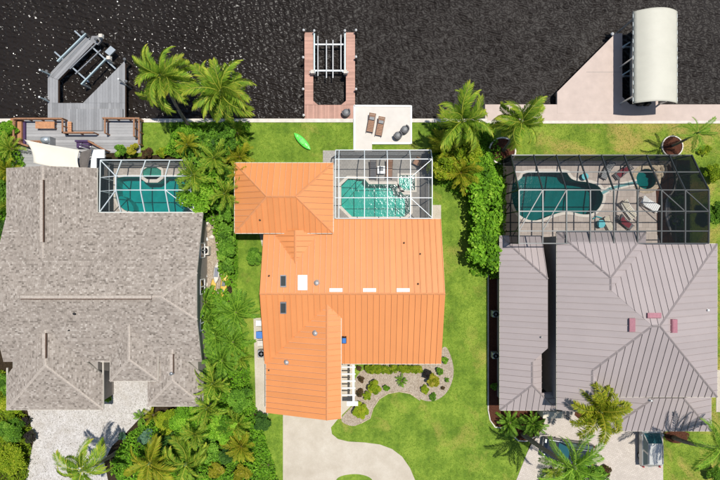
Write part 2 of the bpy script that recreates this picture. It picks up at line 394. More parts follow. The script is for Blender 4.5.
# ------------------------------------------------------------------ ground, canal, lawns, drives
LAND = PX([(-500, 121.5), (1220, 121.5), (1220, 1100), (-500, 1100)])
struct('ground', MB().tri_sheet(LAND, -0.012, HOLES), 'soil')
def canal():
    # small wind waves as real facets: fine in the reach the camera sees, coarser beyond
    r = np.random.default_rng(11); wv = []
    for k in range(46):
        lam = .21 * (3.4 ** r.random()); th = R(62) + r.normal(0, .55); wv.append((.040 * lam / 3, 2 * math.pi / lam * math.cos(th), 2 * math.pi / lam * math.sin(th), *(6.28 * r.random(3))))
    V_ = []; F_ = []; o = 0
    for st, x0, x1, y0, y1 in ((.066, -39, 39, 11.4, 26.5), (.14, -39, 39, 26.5, 50)):
        X, Y = np.meshgrid(np.linspace(x0, x1, int((x1 - x0) / st)), np.linspace(y0, y1, int((y1 - y0) / st))); Z = np.zeros_like(X)
        for am, kx, ky, p0, p1, p2 in wv: Z += am * np.cos(kx * X + ky * Y + p0 + .8 * np.sin(.7 * X + p1) + .8 * np.sin(.9 * Y + p2))
        g = (1.5 + .5 / (1 + np.exp((X + 9) / 4.5))) * (.88 + .16 * np.sin(X * .31 + 1.2 * np.sin(Y * .35) + 2.2) * np.sin(Y * .43 + .8 * np.sin(X * .27)))
        Z = Z * g - 1.1; ny, nx = X.shape; V_.append(np.stack([X, Y, Z], -1).reshape(-1, 3)); i = o + (np.arange(ny - 1)[:, None] * nx + np.arange(nx - 1)).reshape(-1)
        F_ += [np.stack([i, i + 1, i + nx + 1], 1), np.stack([i, i + nx + 1, i + nx], 1)]; o += nx * ny
    V_.append(np.array([(x, y, -1.1) for y in (11.4, 50, 130) for x in (-100, -39, 39, 100)]))
    for a_ in (0, 2, 4, 5, 6): F_.append(np.array([(o + a_, o + a_ + 1, o + a_ + 5), (o + a_, o + a_ + 5, o + a_ + 4)]))
    f = np.concatenate(F_); me = mesh_np('canal_water', np.concatenate(V_), f, np.zeros(len(f)), 'canal_water'); tag(link('canal_water', me), kind='structure')
canal()
LAWN_C = PX([(126, 122.5), (505, 122.5), (505, 236), (500, 236), (500, 425), (531, 440), (518, 482), (512, 540), (228, 540), (258, 482), (259, 415), (246, 395), (232, 290), (238, 200), (236, 165), (200, 150), (126, 158)])
struct('lawn', MB().tri_sheet(LAWN_C, 0, [h for h in HOLES if inside(h[0], LAWN_C)]), 'lawn')
LAWN_N = PX([(505.5, 123.5), (790, 123.5), (790, 540), (663, 540), (663, 436), (690, 400), (690, 160), (505.5, 160)])
struct('lawn', MB().tri_sheet(LAWN_N, 0, []), 'lawn_dry')
def slab(name, poly, z, mat, holes=(), d=.06): return struct(name, MB().tri_sheet(poly, z, holes, d), mat)
# driveways
cd = PX([(283, 400), (283, 540), (432, 540), (424, 500), (415, 480), (410, 468), (402, 456.5), (392, 449), (380, 444.5), (365, 442.5), (348, 441.5), (338, 439), (332, 434), (331, 427.5), (338, 419), (350, 407), (354, 402), (354, 364), (336, 364), (336, 400)])
isl = smooth_poly(PX([(335, 480), (341, 475.5), (356, 473.5), (368, 476), (374, 481), (376, 500), (370, 510), (340, 510), (334, 495)]), 2)
slab('driveway', cd, .03, 'concrete', [isl])
ld = PX([(22, 396), (112, 396), (112, 370), (152, 370), (152, 409), (140, 418), (125, 434), (112, 446), (104, 462), (108, 480), (112, 540), (20, 540), (26, 478), (30, 458), (34, 440), (31, 425), (28, 412)])
slab('driveway', ld, .02, 'gravel')
rd = smooth_poly(PX([(545, 405), (663, 405), (663, 431), (663, 560), (500, 560), (514, 486), (521, 468), (529, 448), (536, 438), (545, 424)]), 1)
slab('driveway', rd, .03, 'paver_drive')
# front garden bed of the orange-roofed house
bed = smooth_poly(PX([(355, 364), (442, 362), (441, 348), (447, 346), (453, 362), (454, 375), (450, 388), (443, 397), (432, 402), (421, 400), (410, 393), (399, 391), (388, 393), (379, 399), (373, 408), (370, 419), (360, 424), (352, 427), (339, 421), (347, 411), (355, 404)]), 2)
slab('garden_bed', bed, .015, 'gravel_bed', (), .02)
def kerb(name, pts, w, h, mat, z=0.0, closed=False):
    mb = MB(); n = len(pts)
    for i in range(n if closed else n - 1):
        a = V((*pts[i], z + h / 2)); b = V((*pts[(i + 1) % n], z + h / 2)); d = (b - a).normalized() * .01; mb.beam(a - d, b + d, w, h)
    return struct(name, mb, mat)
kerb('kerb', PX([(361, 423), (370, 418), (373, 408), (379, 399), (388, 393.3), (399, 391.3), (410, 393.3), (420, 400)]), .10, .09, 'stone')
# right hand planting strip beside the taupe-roofed house
strip = PX([(488, 236), (503, 236), (503, 405), (545, 405), (545, 424), (536, 436), (523, 443), (513, 434), (508, 428), (498, 428), (490, 420), (488, 410)])
slab('garden_bed', strip, .012, 'mulch', (), .02)
kerb('kerb', PX([(488, 236), (488, 410), (490, 420), (495, 427), (507, 428), (511, 434), (518, 440.5), (526, 441), (536, 436)]), .10, .10, 'seawall')
slab('garden_bed', smooth_poly(PX([(570, 398), (590, 398), (592, 414), (580, 420), (571, 412)]), 1), .05, 'mulch', (), .02)
slab('garden_bed', smooth_poly(PX([(664, 431), (690, 431), (688, 441), (676, 444), (665, 440)]), 2), .035, 'mulch', (), .03)
slab('path', PX([(716, 370), (730, 370), (730, 412), (716, 412)]), .03, 'concrete')
slab('path', PX([(253.5, 318), (268, 318), (268, 416), (256, 413)]), .03, 'concrete')
slab('path', smooth_poly(PX([(203, 214), (214, 214), (219, 240), (224, 300), (212, 312), (196, 300)]), 1), .01, 'gravel_bed')
slab('path', PX([(259, 232), (268, 232), (268, 246), (262, 246)]), .02, 'concrete')
slab('path', PX([(432, 205), (441, 205), (441, 220), (432, 220)]), .03, 'concrete')
# sea walls and waterside walk
sw = MB()
for a, b in ((-500, 14), (126, 353), (411.5, 487)):
    q = PX([(a, 118.7), (b, 118.7), (b, 122.4), (a, 122.4)]); sw.prism(q, -1.6, .06)
struct('sea_wall', sw, 'seawall')
walk = MB().prism(PX([(485, 104.5), (1220, 104.5), (1220, 123.6), (485, 123.6)]), -1.6, .05)
struct('waterside_walk', walk, 'dock_tan')
struct('waterside_walk_edge', MB().prism(PX([(485, 120.8), (1220, 120.8), (1220, 123.4), (485, 123.4)]), .04, .054), 'seawall')
# white patio of the middle garden
pat = PX([(354.5, 106.5), (411, 106.5), (411, 143.5), (372, 143.5), (372, 152), (354.5, 152)])
struct('patio', MB().prism(pat, -1.6, .10), 'patio_white')
pe = MB()
for a, b in (((411, 106), (411, 144)), ((372, 143.6), (411, 143.6)), ((354, 106), (411, 106.4)), ((354.3, 106), (354.3, 150))):
    p, q = P(*a), P(*b); p.z = q.z = .09; pe.beam(p, q, .16, .16)
struct('patio_edge', pe, 'white')
# pool decks
deck_c = PX([(323, 150.5), (430, 150.5), (430, 222), (323, 222)])
slab('pool_deck', deck_c, .06, 'paver_grey', [pool_c, spa_c], .08)
deck_r = PX([(502, 160.5), (671, 160.5), (671, 246), (502, 246)])
slab('pool_deck', deck_r, .06, 'paver_pool', [pool_r, spa_r], .08)
deck_l = PX([(97, 163), (206, 163), (206, 216), (97, 216)])
slab('pool_deck', deck_l, .06, 'paver_pale', [pool_l], .08)
slab('garden_bed', smooth_poly(PX([(664, 163), (668, 163), (671, 168), (674, 178), (672, 190), (665, 200), (664, 215), (669, 232), (676, 246), (657, 246), (656, 200), (655, 185), (660, 176)]), 1), .075, 'mulch', (), .02)
kerb('kerb', smooth_poly(PX([(671, 163), (676, 178), (673, 190), (666, 200), (665, 215), (670, 232)]), 0), .12, .14, 'coping', .06)

def pool(name, label, outline, depth, bmat, wmat, coping='coping', zc=.06, step=None, cw=.28, water=-.08):
    c = sum(outline, V((0, 0))) / len(outline); t = thing(name, label, 'pool' if name != 'spa' else 'spa', (c.x, c.y, 0))
    n = len(outline); mb = MB()
    poly = outline if sum(outline[i].cross(outline[(i + 1) % n]) for i in range(n)) > 0 else outline[::-1]
    mb.tri_sheet(poly, -depth)
    inner = [p + (p - c) * .001 for p in poly]
    mb.add([(p.x, p.y, -depth) for p in inner] + [(p.x, p.y, zc) for p in inner], [[(i + 1) % n, i, n + i, n + (i + 1) % n] for i in range(n)])
    ob('basin', mb, bmat, t)
    # coping: ring offset outwards
    out = []; inn = []
    for i in range(n):
        a, b, d = poly[i - 1], poly[i], poly[(i + 1) % n]
        e1 = (b - a).normalized(); e2 = (d - b).normalized(); nn = V((e1.y + e2.y, -e1.x - e2.x)).normalized()
        out.append(b + nn * cw); inn.append(b - nn * .03)
    mb = MB(); z = zc + .035
    mb.add([(p.x, p.y, z) for p in inn] + [(p.x, p.y, z) for p in out] + [(p.x, p.y, zc - .02) for p in out] + [(p.x, p.y, -.15) for p in inn],
           sum([[[i, n + i, n + (i + 1) % n, (i + 1) % n], [n + i, 2 * n + i, 2 * n + (i + 1) % n, n + (i + 1) % n], [i, (i + 1) % n, 3 * n + (i + 1) % n, 3 * n + i]] for i in range(n)], []))
    ob('coping', mb, coping, t)
    if step:
        for k, pl in enumerate(step): ob('step', MB().prism(pl, -depth + .01, -.35 - .3 * k), bmat, t)
    ob('water', MB().tri_sheet(poly, water), wmat, t); return t
pool('swimming_pool', 'pale turquoise angular swimming pool behind the orange roofed house', pool_c, 1.5, 'basin_pale', 'pool_water',
     step=[PX([(341.2, 186), (348, 179), (357, 179.5), (346, 192), (341.2, 197)]), PX([(357, 180), (363, 180), (346, 200), (341.5, 204), (341.5, 197.5), (346, 192.5)])])
pool('spa', 'small square spa at the corner of the pale turquoise pool', spa_c, .9, 'basin_pale', 'pool_water', cw=.22)
pool('swimming_pool', 'dark teal free form swimming pool behind the taupe roofed house', pool_r, 1.6, 'basin_dark', 'pool_water_dark', cw=.25)
pool('spa', 'round dark spa ringed with stone beside the free form pool', spa_r, .9, 'basin_dark', 'pool_water_dark', 'stone', cw=.42)
pool('swimming_pool', 'deep teal rectangular swimming pool beside the grey shingled house', pool_l, 1.5, 'basin_mid', 'pool_water_mid', cw=.2,
     step=[smooth_poly(PX([(116, 196), (122, 196), (131, 204), (133, 212.5), (117, 212.5)]), 1)])
# raised spa of the left pool
pool('spa', 'small raised square spa at the far edge of the left pool', [p for p in spa_l], -.02, 'basin_pale', 'pool_water', zc=.36, cw=.24, water=.30)
tsp = bpy.data.objects['spa.002']; ob('surround', MB().prism(smooth_poly(PX([(142.5, 166), (164.5, 166), (164.5, 182.5), (142.5, 182.5)]), 1), -.9, .02), 'coping', tsp)
sr = MB(); q = smooth_poly(PX([(142, 165.5), (165, 165.5), (165, 183), (142, 183)]), 1); sr.tri_sheet(q, .37, [spa_l], 1.2); ob('surround_wall', sr, 'coping', tsp)
# stream linking the right pool and its spa, with rocks
ch = thing('water_channel', 'narrow curved water channel joining the free form pool to the round spa', 'water feature', P(618, 186))
pa = [P(602, 193), P(609, 189), P(619, 186), (P(628, 184)), (P(636, 182.5))]
for nm, w_, z_, mt in (('coping', .62, .09, 'coping'), ('water', .26, .105, 'pool_water_dark'), ('bed', .28, .095, 'basin_dark')):
    mb = MB()
    for i in range(4):
        a, b = pa[i].copy(), pa[i + 1].copy(); a.z = b.z = z_; d = (b - a).normalized() * .06; mb.beam(a - d, b + d, w_, .05 if nm != 'water' else .02)
    ob(nm, mb, mt, ch)
def rock(label, c, s, seed, mat='stone', group=None):
    bm = bmesh.new(); bmesh.ops.create_icosphere(bm, subdivisions=2, radius=1); r = random.Random(seed)
    for v in bm.verts: v.co = V((v.co.x * s * (1 + r.uniform(-.22, .22)), v.co.y * s * .75 * (1 + r.uniform(-.22, .22)), max(-.25, v.co.z) * s * .6 * (1 + r.uniform(-.2, .2))))
    me = bpy.data.meshes.new('rock'); bm.to_mesh(me); bm.free(); me.materials.append(M[mat])
    o = link('rock', me); o.location = c; o.rotation_euler.z = r.uniform(0, 6); return tag(o, label, 'rock', group)
for i, (x, y, s) in enumerate([(655, 167, .42), (660, 165, .36), (663, 170, .45), (657, 172.5, .38), (661, 175, .36), (651, 165, .32), (664, 164, .3), (657.5, 178, .3)]):
    p = P(x, y); p.z = .15; rock('tan boulder ' + ('on the left of the rock pile, nearest the cage wall', 'second along the cage wall in the rock pile', 'largest, at the brown bed side of the rock pile', 'in the middle of the rock pile, touching the spa ring', 'at the lower right of the rock pile by the brown bed', 'leftmost of the rock pile, above the round spa', 'at the upper right tip of the rock pile', 'lowest of the rock pile beside the spa')[i], p, s, i, 'stone', 'boulders beside the round spa')
# ------------------------------------------------------------------ roofs
def clip(poly, ax, val, keep_gt):
    out = []; n = len(poly)
    for i in range(n):
        a, b = poly[i], poly[(i + 1) % n]; da = (a[ax] - val) * (1 if keep_gt else -1); db = (b[ax] - val) * (1 if keep_gt else -1)
        if da >= 0: out.append(a)
        if (da >= 0) != (db >= 0):
            t = da / (da - db); out.append((a[0] + (b[0] - a[0]) * t, a[1] + (b[1] - a[1]) * t))
    return out
def cell(poly, u0, u1, v0=None, v1=None):
    p = clip(poly, 0, u0, True); p = clip(p, 0, u1, False) if len(p) > 2 else []
    if v0 is not None and len(p) > 2: p = clip(p, 1, v0, True); p = clip(p, 1, v1, False) if len(p) > 2 else []
    q = []
    for a in p:
        if not q or abs(a[0] - q[-1][0]) + abs(a[1] - q[-1][1]) > 1e-4: q.append(a)
    if len(q) > 2 and abs(q[0][0] - q[-1][0]) + abs(q[0][1] - q[-1][1]) < 1e-4: q.pop()
    if len(q) < 3: return []
    return q if abs(sum(q[i][0] * q[(i + 1) % len(q)][1] - q[(i + 1) % len(q)][0] * q[i][1] for i in range(len(q)))) > .004 else []
def frame_of(poly):
    poly = [V(p) for p in poly]; n = V((0, 0, 0))
    for i in range(len(poly)):
        a, b = poly[i], poly[(i + 1) % len(poly)]; n += a.cross(b)
    n.normalize()
    if n.z < 0: n = -n; poly = poly[::-1]
    v = (V((0, 0, 1)) - n * n.z).normalized(); u = v.cross(n).normalized(); o = poly[0]
    q = [((p - o).dot(u), (p - o).dot(v)) for p in poly]
    return poly, n, u, v, o, q
def slab_face(mb, poly, th=.2):
    poly, n, *_ = frame_of(poly); k = len(poly)
    mb.add([p - V((0, 0, .015)) for p in poly] + [p - V((0, 0, th)) for p in poly],
           [list(range(k)), list(range(k, 2 * k))[::-1]] + [[i, k + i, k + (i + 1) % k, (i + 1) % k] for i in range(k)])
def metal_face(roof, poly, mat, sp, gap=.022, rib=.055):
    poly, n, u, v, o, q = frame_of(poly); lo = min(a[0] for a in q); hi = max(a[0] for a in q)
    cnt = max(1, round((hi - lo) / sp)); s_ = (hi - lo) / cnt
    for k in range(cnt):
        a = lo + k * s_; mb = MB()
        def pr(cl, z0, z1):
            m_ = len(cl); vs = [o + u * p[0] + v * p[1] + n * z0 for p in cl] + [o + u * p[0] + v * p[1] + n * z1 for p in cl]
            mb.add(vs, [list(range(m_, 2 * m_))] + [[i, (i + 1) % m_, m_ + (i + 1) % m_, m_ + i] for i in range(m_)])
        c1 = cell(q, a + gap + rib, a + s_)
        if not c1: continue
        pr(c1, -.01, .022)
        c2 = cell(q, a + gap, a + gap + rib)
        if c2: pr(c2, -.01, .085)
        ob('roof_panel', mb, mat, roof)
def shingle_face(mb, poly, r, ch=.145, tw=.21):
    poly, n, u, v, o, q = frame_of(poly); lo = min(a[0] for a in q); hi = max(a[0] for a in q); vl = min(a[1] for a in q); vh = max(a[1] for a in q)
    k = 0; v0 = vl
    while v0 < vh:
        x = lo - r.random() * tw; base = r.gauss(0, .05)
        while x < hi:
            w_ = tw * r.uniform(.7, 1.25); c1 = cell(q, x + .008, x + w_, v0, v0 + ch)
            if c1:
                mb.add([o + u * p[0] + v * p[1] + n * (.028 - .024 * (p[1] - v0) / ch) for p in c1], [list(range(len(c1)))], min(1, max(0, r.gauss(.5, .24) + base)))
            x += w_
        v0 += ch; k += 1
def caps(roof, edges, mat, w=.26, h=.07, name='ridge_cap'):
    for a, b in edges:
        a = V(a); b = V(b); d = (b - a).normalized(); s_ = d.cross(V((0, 0, 1))).normalized(); mb = MB()
        vs = []
        for e in (a, b): vs += [e + s_ * (w / 2) + V((0, 0, -.0)), e + V((0, 0, h + .05)), e - s_ * (w / 2) + V((0, 0, -.0)), e - V((0, 0, .05))]
        mb.add(vs, [[0, 4, 5, 1], [1, 5, 6, 2], [2, 6, 7, 3], [3, 7, 4, 0], [0, 1, 2, 3], [7, 6, 5, 4]])
        ob(name, mb, mat, roof)
def gutters(roof, edges, mat, w=.13, h=.13):
    for a, b in edges:
        a = V(a); b = V(b); ob('gutter', MB().beam(a - V((0, 0, .07)), b - V((0, 0, .07)), w, h), mat, roof)
def walls(t, poly, z, mat, name='wall'): return ob(name, MB().prism([V(p) for p in poly], -.02, z), mat, t)
def window(t, a, b, z0, z1, nrm):
    """window on a wall between plan points a and b"""
    a = V((*a, 0)); b = V((*b, 0)); nn = V((*nrm, 0)); c = (a + b) / 2; d = (b - a)
    fr = MB(); z = V((0, 0, 1))
    for p, q in ((a + z * z0, b + z * z0), (a + z * z1, b + z * z1), (a + z * z0, a + z * z1), (b + z * z0, b + z * z1), (c + z * z0, c + z * z1)):
        fr.beam(p + nn * .03, q + nn * .03, .09, .09)
    f = ob('window', fr, 'white', t); mb = MB(); mb.add([a + z * z0 + nn * .02, b + z * z0 + nn * .02, b + z * z1 + nn * .02, a + z * z1 + nn * .02], [[0, 1, 2, 3]])
    ob('pane', mb, 'glass_dark', f)
def rect(x0, y0, x1, y1): return [(x0, y0), (x1, y0), (x1, y1), (x0, y1)]
def vent_pipe(roof, p, r=.13, h=.4, mat='pipe'):
    p = V(p); ob('vent_pipe', MB().lathe(p - V((0, 0, .1)), [(r * 1.7, 0), (r * 1.7, .12), (r, .14), (r, h), (r * 1.25, h), (r * 1.25, h + .06), (.02, h + .1)], 12), mat, roof, True)
def on_plane(poly, x, y):
    poly, n, *_ = frame_of(poly); p = poly[0]; return V((x, y, p.z - (n.x * (x - p.x) + n.y * (y - p.y)) / n.z))
def px_on(poly, x, y):
    """point of a roof plane that lies on the sight line through a photo pixel"""
    poly, n, *_ = frame_of(poly); a = P(x, y, 0); e = V((0, 0, CAM_H)); d = a - e; return e + d * ((poly[0] - e).dot(n) / d.dot(n))

# ---- middle house, orange metal
H1 = thing('house', 'single storey house with bright orange standing seam metal roof', 'house', (-1, -5, 0))
r1 = MB(); F = {}
XW, XE, YN, YR, YS = -8.95, 7.6, 1.97, -4.8, -11.6; ze, zr = 3.0, 5.2
F['n'] = [(XW, YN, ze), (XE, YN, ze), (XE, YR, zr), (XW, YR, zr)]
F['s'] = [(XW, YR, zr), (XE, YR, zr), (XE, YS, ze), (XW, YS, ze)]
kp = (zr - ze) / (YR - YS)
xr = -2.97; zw = ze + kp * (xr + 8.81); YG = -16.2; ye = -1.73; zee = zw - kp * (ye - xr)
ym = YR - (zr - zw) / kp
F['w'] = [(-8.81, -11.4, ze), (xr, ym, zw), (xr, YG, zw), (-8.81, YG, ze)]
F['e'] = [(xr, ym, zw), (ye, YR - (zr - zee) / kp, zee), (ye, YG, zee), (xr, YG, zw)]
# raised hip wing
a0, a1, b0, b1, zq, zt = -11.5, -2.48, .64, 7.07, 3.9, 5.45; hm = (b1 - b0) / 2
cA = (a0 + hm, (b0 + b1) / 2, zt); cB = (a1 - hm, (b0 + b1) / 2, zt)
F['wn'] = [(a0, b1, zq), (a1, b1, zq), cB, cA]; F['ws'] = [(a0, b0, zq), (a1, b0, zq), cB, cA]
F['ww'] = [(a0, b0, zq), (a0, b1, zq), cA]; F['we'] = [(a1, b0, zq), (a1, b1, zq), cB]
# small saddle roof behind the wing
zc_ = 4.32; yc = YN - (zc_ - ze) / kp; xc = -5.9
F['cw'] = [(xc, yc, zc_), (xc, .9, zc_), (xc - 2.3, .9, 3.35)]; F['ce'] = [(xc, yc, zc_), (xc, .9, zc_), (xc + 2.3, .9, 3.35)]
for k in ('n', 's', 'w', 'e', 'wn', 'ws', 'ww', 'we'): slab_face(r1, F[k], .22)
roof1 = ob('roof', r1, 'trim_pale', H1)
for k, p in F.items(): metal_face(roof1, p, 'roof_orange', .53)
caps(roof1, [((XW, YR, zr), (XE, YR, zr)), ((xr, ym, zw), (xr, YG, zw)), (cA, cB), (cA, (a0, b0, zq)), (cA, (a0, b1, zq)), (cB, (a1, b0, zq)), (cB, (a1, b1, zq)), ((xc, yc, zc_), (xc, .9, zc_))], 'cap_orange', .2, .05)
gutters(roof1, [((a0, b0, zq), (a1, b0, zq)), ((a0, b1, zq), (a1, b1, zq)), ((a0, b0, zq), (a0, b1, zq)), ((a1, b0, zq), (a1, b1, zq)), ((a1, YN, ze), (XE, YN, ze)), ((ye + .1, YS, ze), (XE, YS, ze)), ((-8.81, -11.4, ze), (-8.81, YG, ze)), ((ye, -7, zee), (ye, YG, zee))], 'trim_pale')
walls(H1, rect(-8.3, -11.0, 7.0, 1.4), 3.0, 'cream_wall'); walls(H1, rect(-8.2, -15.7, -2.3, -10), 3.0, 'cream_wall'); walls(H1, rect(-10.9, 1.2, -3.05, 6.5), 3.7, 'cream_wall')
gb = MB(); gb.add([(XE - .6, YN - .5, 2.9), (XE - .6, YS + .5, 2.9), (XE - .6, YR, zr - .25)], [[0, 1, 2]]); gb.add([(XW + .6, YN - .5, 2.9), (XW + .6, YS + .5, 2.9), (XW + .6, YR, zr - .25)], [[2, 1, 0]])
gb.add([(-8.2, YG + .4, 2.9), (ye - .15, YG + .4, 2.9), (ye - .15, YG + .4, zee - .2), (xr, YG + .4, zw - .2)], [[0, 1, 2, 3]]); gb.add([(ye - .15, YG + .4, 0), (ye - .15, -8, 0), (ye - .15, -8, zee - .2), (ye - .15, YG + .4, zee - .2)], [[0, 1, 2, 3]])
ob('gable_wall', gb, 'cream_wall', H1)
for y in (-8.5, -3, -.5): window(H1, (7.0, y - .7), (7.0, y + .7), 1.0, 2.3, (1, 0))
for x in (1, 5): window(H1, (x - .9, -11.0), (x + .9, -11.0), .9, 2.2, (0, -1))
gd = MB()
for k in range(4): gd.box((-5.5, -15.74, .3 + .56 * k), (4.8, .08, .53))
ob('garage_door', gd, 'white', H1)
def flatbox(roof, poly, x0, y0, x1, y1, h, mat, frame, name='skylight'):
    c = [px_on(poly, a, b) for a, b in ((x0, y0), (x1, y0), (x1, y1), (x0, y1))]; _, n, *_ = frame_of(poly); mb = MB()
    mb.add([p for p in c] + [p + n * h for p in c], [[7, 6, 5, 4], [0, 1, 5, 4], [1, 2, 6, 5], [2, 3, 7, 6], [3, 0, 4, 7]]); o = ob(name, mb, frame, roof)
    m2 = sum(c, V((0, 0, 0))) / 4; mb = MB(); mb.add([m2 + (p - m2) * .82 + n * (h + .015) for p in c], [[3, 2, 1, 0]]); ob('pane', mb, mat, o)
flatbox(roof1, F['n'], 280.5, 275.5, 286.5, 287.5, .18, 'skylight_dark', 'grey_metal'); flatbox(roof1, F['s'], 280.5, 301.5, 286.5, 313, .18, 'skylight_dark', 'grey_metal')
flatbox(roof1, F['n'], 298, 275.5, 307.5, 290.5, .16, 'skylight_white', 'white')
for x in (336, 369.5, 403): flatbox(roof1, F['n'], x - 6.5, 288.6, x + 6.5, 292.2, .14, 'skylight_white', 'white')
for k, x, y in (('n', 317, 283), ('n', 269, 276), ('w', 315.5, 333), ('w', 287, 362), ('w', 269, 370), ('n', 404, 243), ('n', 420, 254), ('ws', 260, 220), ('n', 418, 284)):
    big = (x, y) in ((317, 283), (315.5, 333), (287, 362)); vent_pipe(roof1, px_on(F[k], x, y), .17 if big else .06, .32 if big else .2, 'pipe' if big else 'wood_dark')
flatbox(roof1, F['s'], 342, 336, 346.5, 342, .3, 'blue_box', 'dark', 'roof_box')
# white pergola in the corner
pg = thing('pergola', 'white slatted pergola over the entry of the orange roofed house', 'pergola', P(348, 386))
zp = 2.6
for y in (367, 374, 381, 388, 395): ob('slat', MB().beam(P(342, y, zp), P(355.5, y, zp), .12, .14), 'white', pg)
for x in (353.6,): ob('beam', MB().beam(P(x, 364.5, zp - .14), P(x, 405, zp - .14), .2, .14), 'white', pg)
ob('beam', MB().beam(P(347, 403.5, zp - .13), P(358, 403.5, zp - .13), .42, .14), 'white', pg)
for y in (367, 403): p = P(353.6, y, zp - .2); ob('post', MB().beam((p.x, p.y, 0), p, .16, .16), 'white', pg)

# ---- left house, grey shingles
H2 = thing('house', 'sprawling house with weathered grey brown shingle roof', 'house', (-24, -5, 0))
kp = .316; YR, zr = -5.06, 5.4; xw, xe = -33.1, -14.72; YN, YS = 2.53, -11.3; zs = zr - kp * (YR - YS)
zj = 4.72; dj = (zr - zj) / kp          # clipped gable ends
def mainN(y): return zr - kp * abs(y - YR)
G2 = []
jx = 1.9 * dj / 2.15
G2.append([(xw, YN, 3), (xe, YN, 3), (xe, YR + dj, zj), (xe - jx * 1.55, YR, zr), (xw + jx * 1.55, YR, zr), (xw, YR + dj, zj)])
G2.append([(xw, YS, zs), (xe, YS, zs), (xe, YR - dj, zj), (xe - jx * 1.55, YR, zr), (xw + jx * 1.55, YR, zr), (xw, YR - dj, zj)])
G2.append([(xe, YR + dj, zj), (xe, YR - dj, zj), (xe - jx * 1.55, YR, zr)]); G2.append([(xw, YR + dj, zj), (xw, YR - dj, zj), (xw + jx * 1.55, YR, zr)])
# north-west wing, gable end to the water
wx0, wx1 = -33.1, -24.66; wc = (wx0 + wx1) / 2; wz = 3 + kp * (wx1 - wc); wyt = YR + (zr - wz) / kp; wyn = 6.75
G2.append([(wc, wyt, wz), (wc, wyn, wz), (wx0, wyn, 3), (wx0, YN - .05, 3)]); G2.append([(wc, wyt, wz), (wc, wyn, wz), (wx1, wyn, 3), (wx1, YN - .05, 3)])
NWR = ((wc, wyt, wz), (wc, wyn, wz))
def hipwing(x0, x1, ys, z0, k):
    c = (x0 + x1) / 2; h = (x1 - x0) / 2; z = z0 + k * h; yt = YR - (zr - z) / kp; yh = ys + h; yb = min(YR - (zr - z0) / kp, yh) 
    yb0 = YR - (zr - z0) / kp
    G2.append([(c, yt, z), (c, yh, z), (x0, ys, z0), (x0, max(yb0, ys + .1), z0)]); G2.append([(c, yt, z), (c, yh, z), (x1, ys, z0), (x1, max(yb0, ys + .1), z0)])
    G2.append([(c, yh, z), (x0, ys, z0), (x1, ys, z0)])
    return (c, yt, z), (c, yh, z), (x0, ys, z0), (x1, ys, z0)
SWW = hipwing(-33.1, -24.1, -15.9, 3.0, kp); POR = hipwing(-23.1, -18.7, -13.04, 3.6, .455); SEW = hipwing(-19.9, -14.7, -15.56, 3.0, kp)
r2 = MB()
for p in G2: slab_face(r2, p, .2)
roof2 = ob('roof', r2, 'trim_pale', H2)
sh = MB(); rr = random.Random(3)
for p in G2: shingle_face(sh, p, rr)
tag(ob('shingles', sh, 'shingle', roof2, tint=True), kind='stuff')
def capline(a, b, mat='cap_shingle', w=.26):
    a = V(a); b = V(b); n = max(2, int((b - a).length / .3)); mb = MB(); d = (b - a) / n; s_ = d.cross(V((0, 0, 1))).normalized()
    for i in range(n):
        p = a + d * i; q = a + d * (i + 1.12); k = .03; mb.add([p + s_ * w / 2 - V((0, 0, .02)), p + V((0, 0, .045)), p - s_ * w / 2 - V((0, 0, .02)), q + s_ * w / 2 + V((0, 0, k - .02)), q + V((0, 0, .045 + k)), q - s_ * w / 2 + V((0, 0, k - .02))], [[0, 3, 4, 1], [1, 4, 5, 2], [3, 5, 4]], random.random())
    ob('ridge_cap', mb, mat, roof2)
e1 = (xe - jx * 1.55, YR, zr); e2 = (xw + jx * 1.55, YR, zr)
for a, b in ((e2, e1), (e1, (xe, YR + dj, zj)), (e1, (xe, YR - dj, zj)), NWR, (SWW[0], SWW[1]), (SWW[1], SWW[2]), (SWW[1], SWW[3]), (POR[0], POR[1]), (POR[1], POR[2]), (POR[1], POR[3]), (SEW[0], SEW[1]), (SEW[1], SEW[2]), (SEW[1], SEW[3])): capline(a, b)
def rvent(a, b): a = V(a); b = V(b); ob('ridge_vent', MB().beam(a + V((0, 0, .1)), b + V((0, 0, .1)), .3, .12), 'cap_shingle', roof2); ob('vent_slot', MB().beam(a + V((.17 if abs(a.x - b.x) < .1 else 0, -.17 if abs(a.y - b.y) < .1 else 0, .1)), b + V((.17 if abs(a.x - b.x) < .1 else 0, -.17 if abs(a.y - b.y) < .1 else 0, .1)), .09, .14), 'wood_dark', roof2)
rvent(P(22, 297, zr), P(152, 297, zr)); 
for (a, b), y0, y1 in ((NWR, 180, 242), ((SWW[0], SWW[1]), 333, 358), ((SEW[0], SEW[1]), 354, 373)):
    k = (1 - a[2] / CAM_H) * .1; rvent((a[0], (240 - y0) * k, a[2]), (a[0], (240 - y1) * k, a[2]))
gutters(roof2, [((wx1, YN, 3), (xe, YN, 3)), ((wx1, wyn, 3), (wx1, YN, 3)), ((wx0, wyn, 3), (wx0, YN, 3)), (SWW[2], SWW[3]), (POR[2], POR[3]), (SEW[2], SEW[3]), ((-24.1, -11.3, 3), (-24.1, -15.9, 3)), ((-33.1, -12, 3), (-33.1, -15.9, 3)), ((-18.7, -10.8, 3.6), (-18.7, -13.04, 3.6)), ((-23.1, -10.8, 3.6), (-23.1, -13.04, 3.6)), ((-24.1, YS, zs), (-23.1, YS, zs))], 'trim_pale', .11, .14)
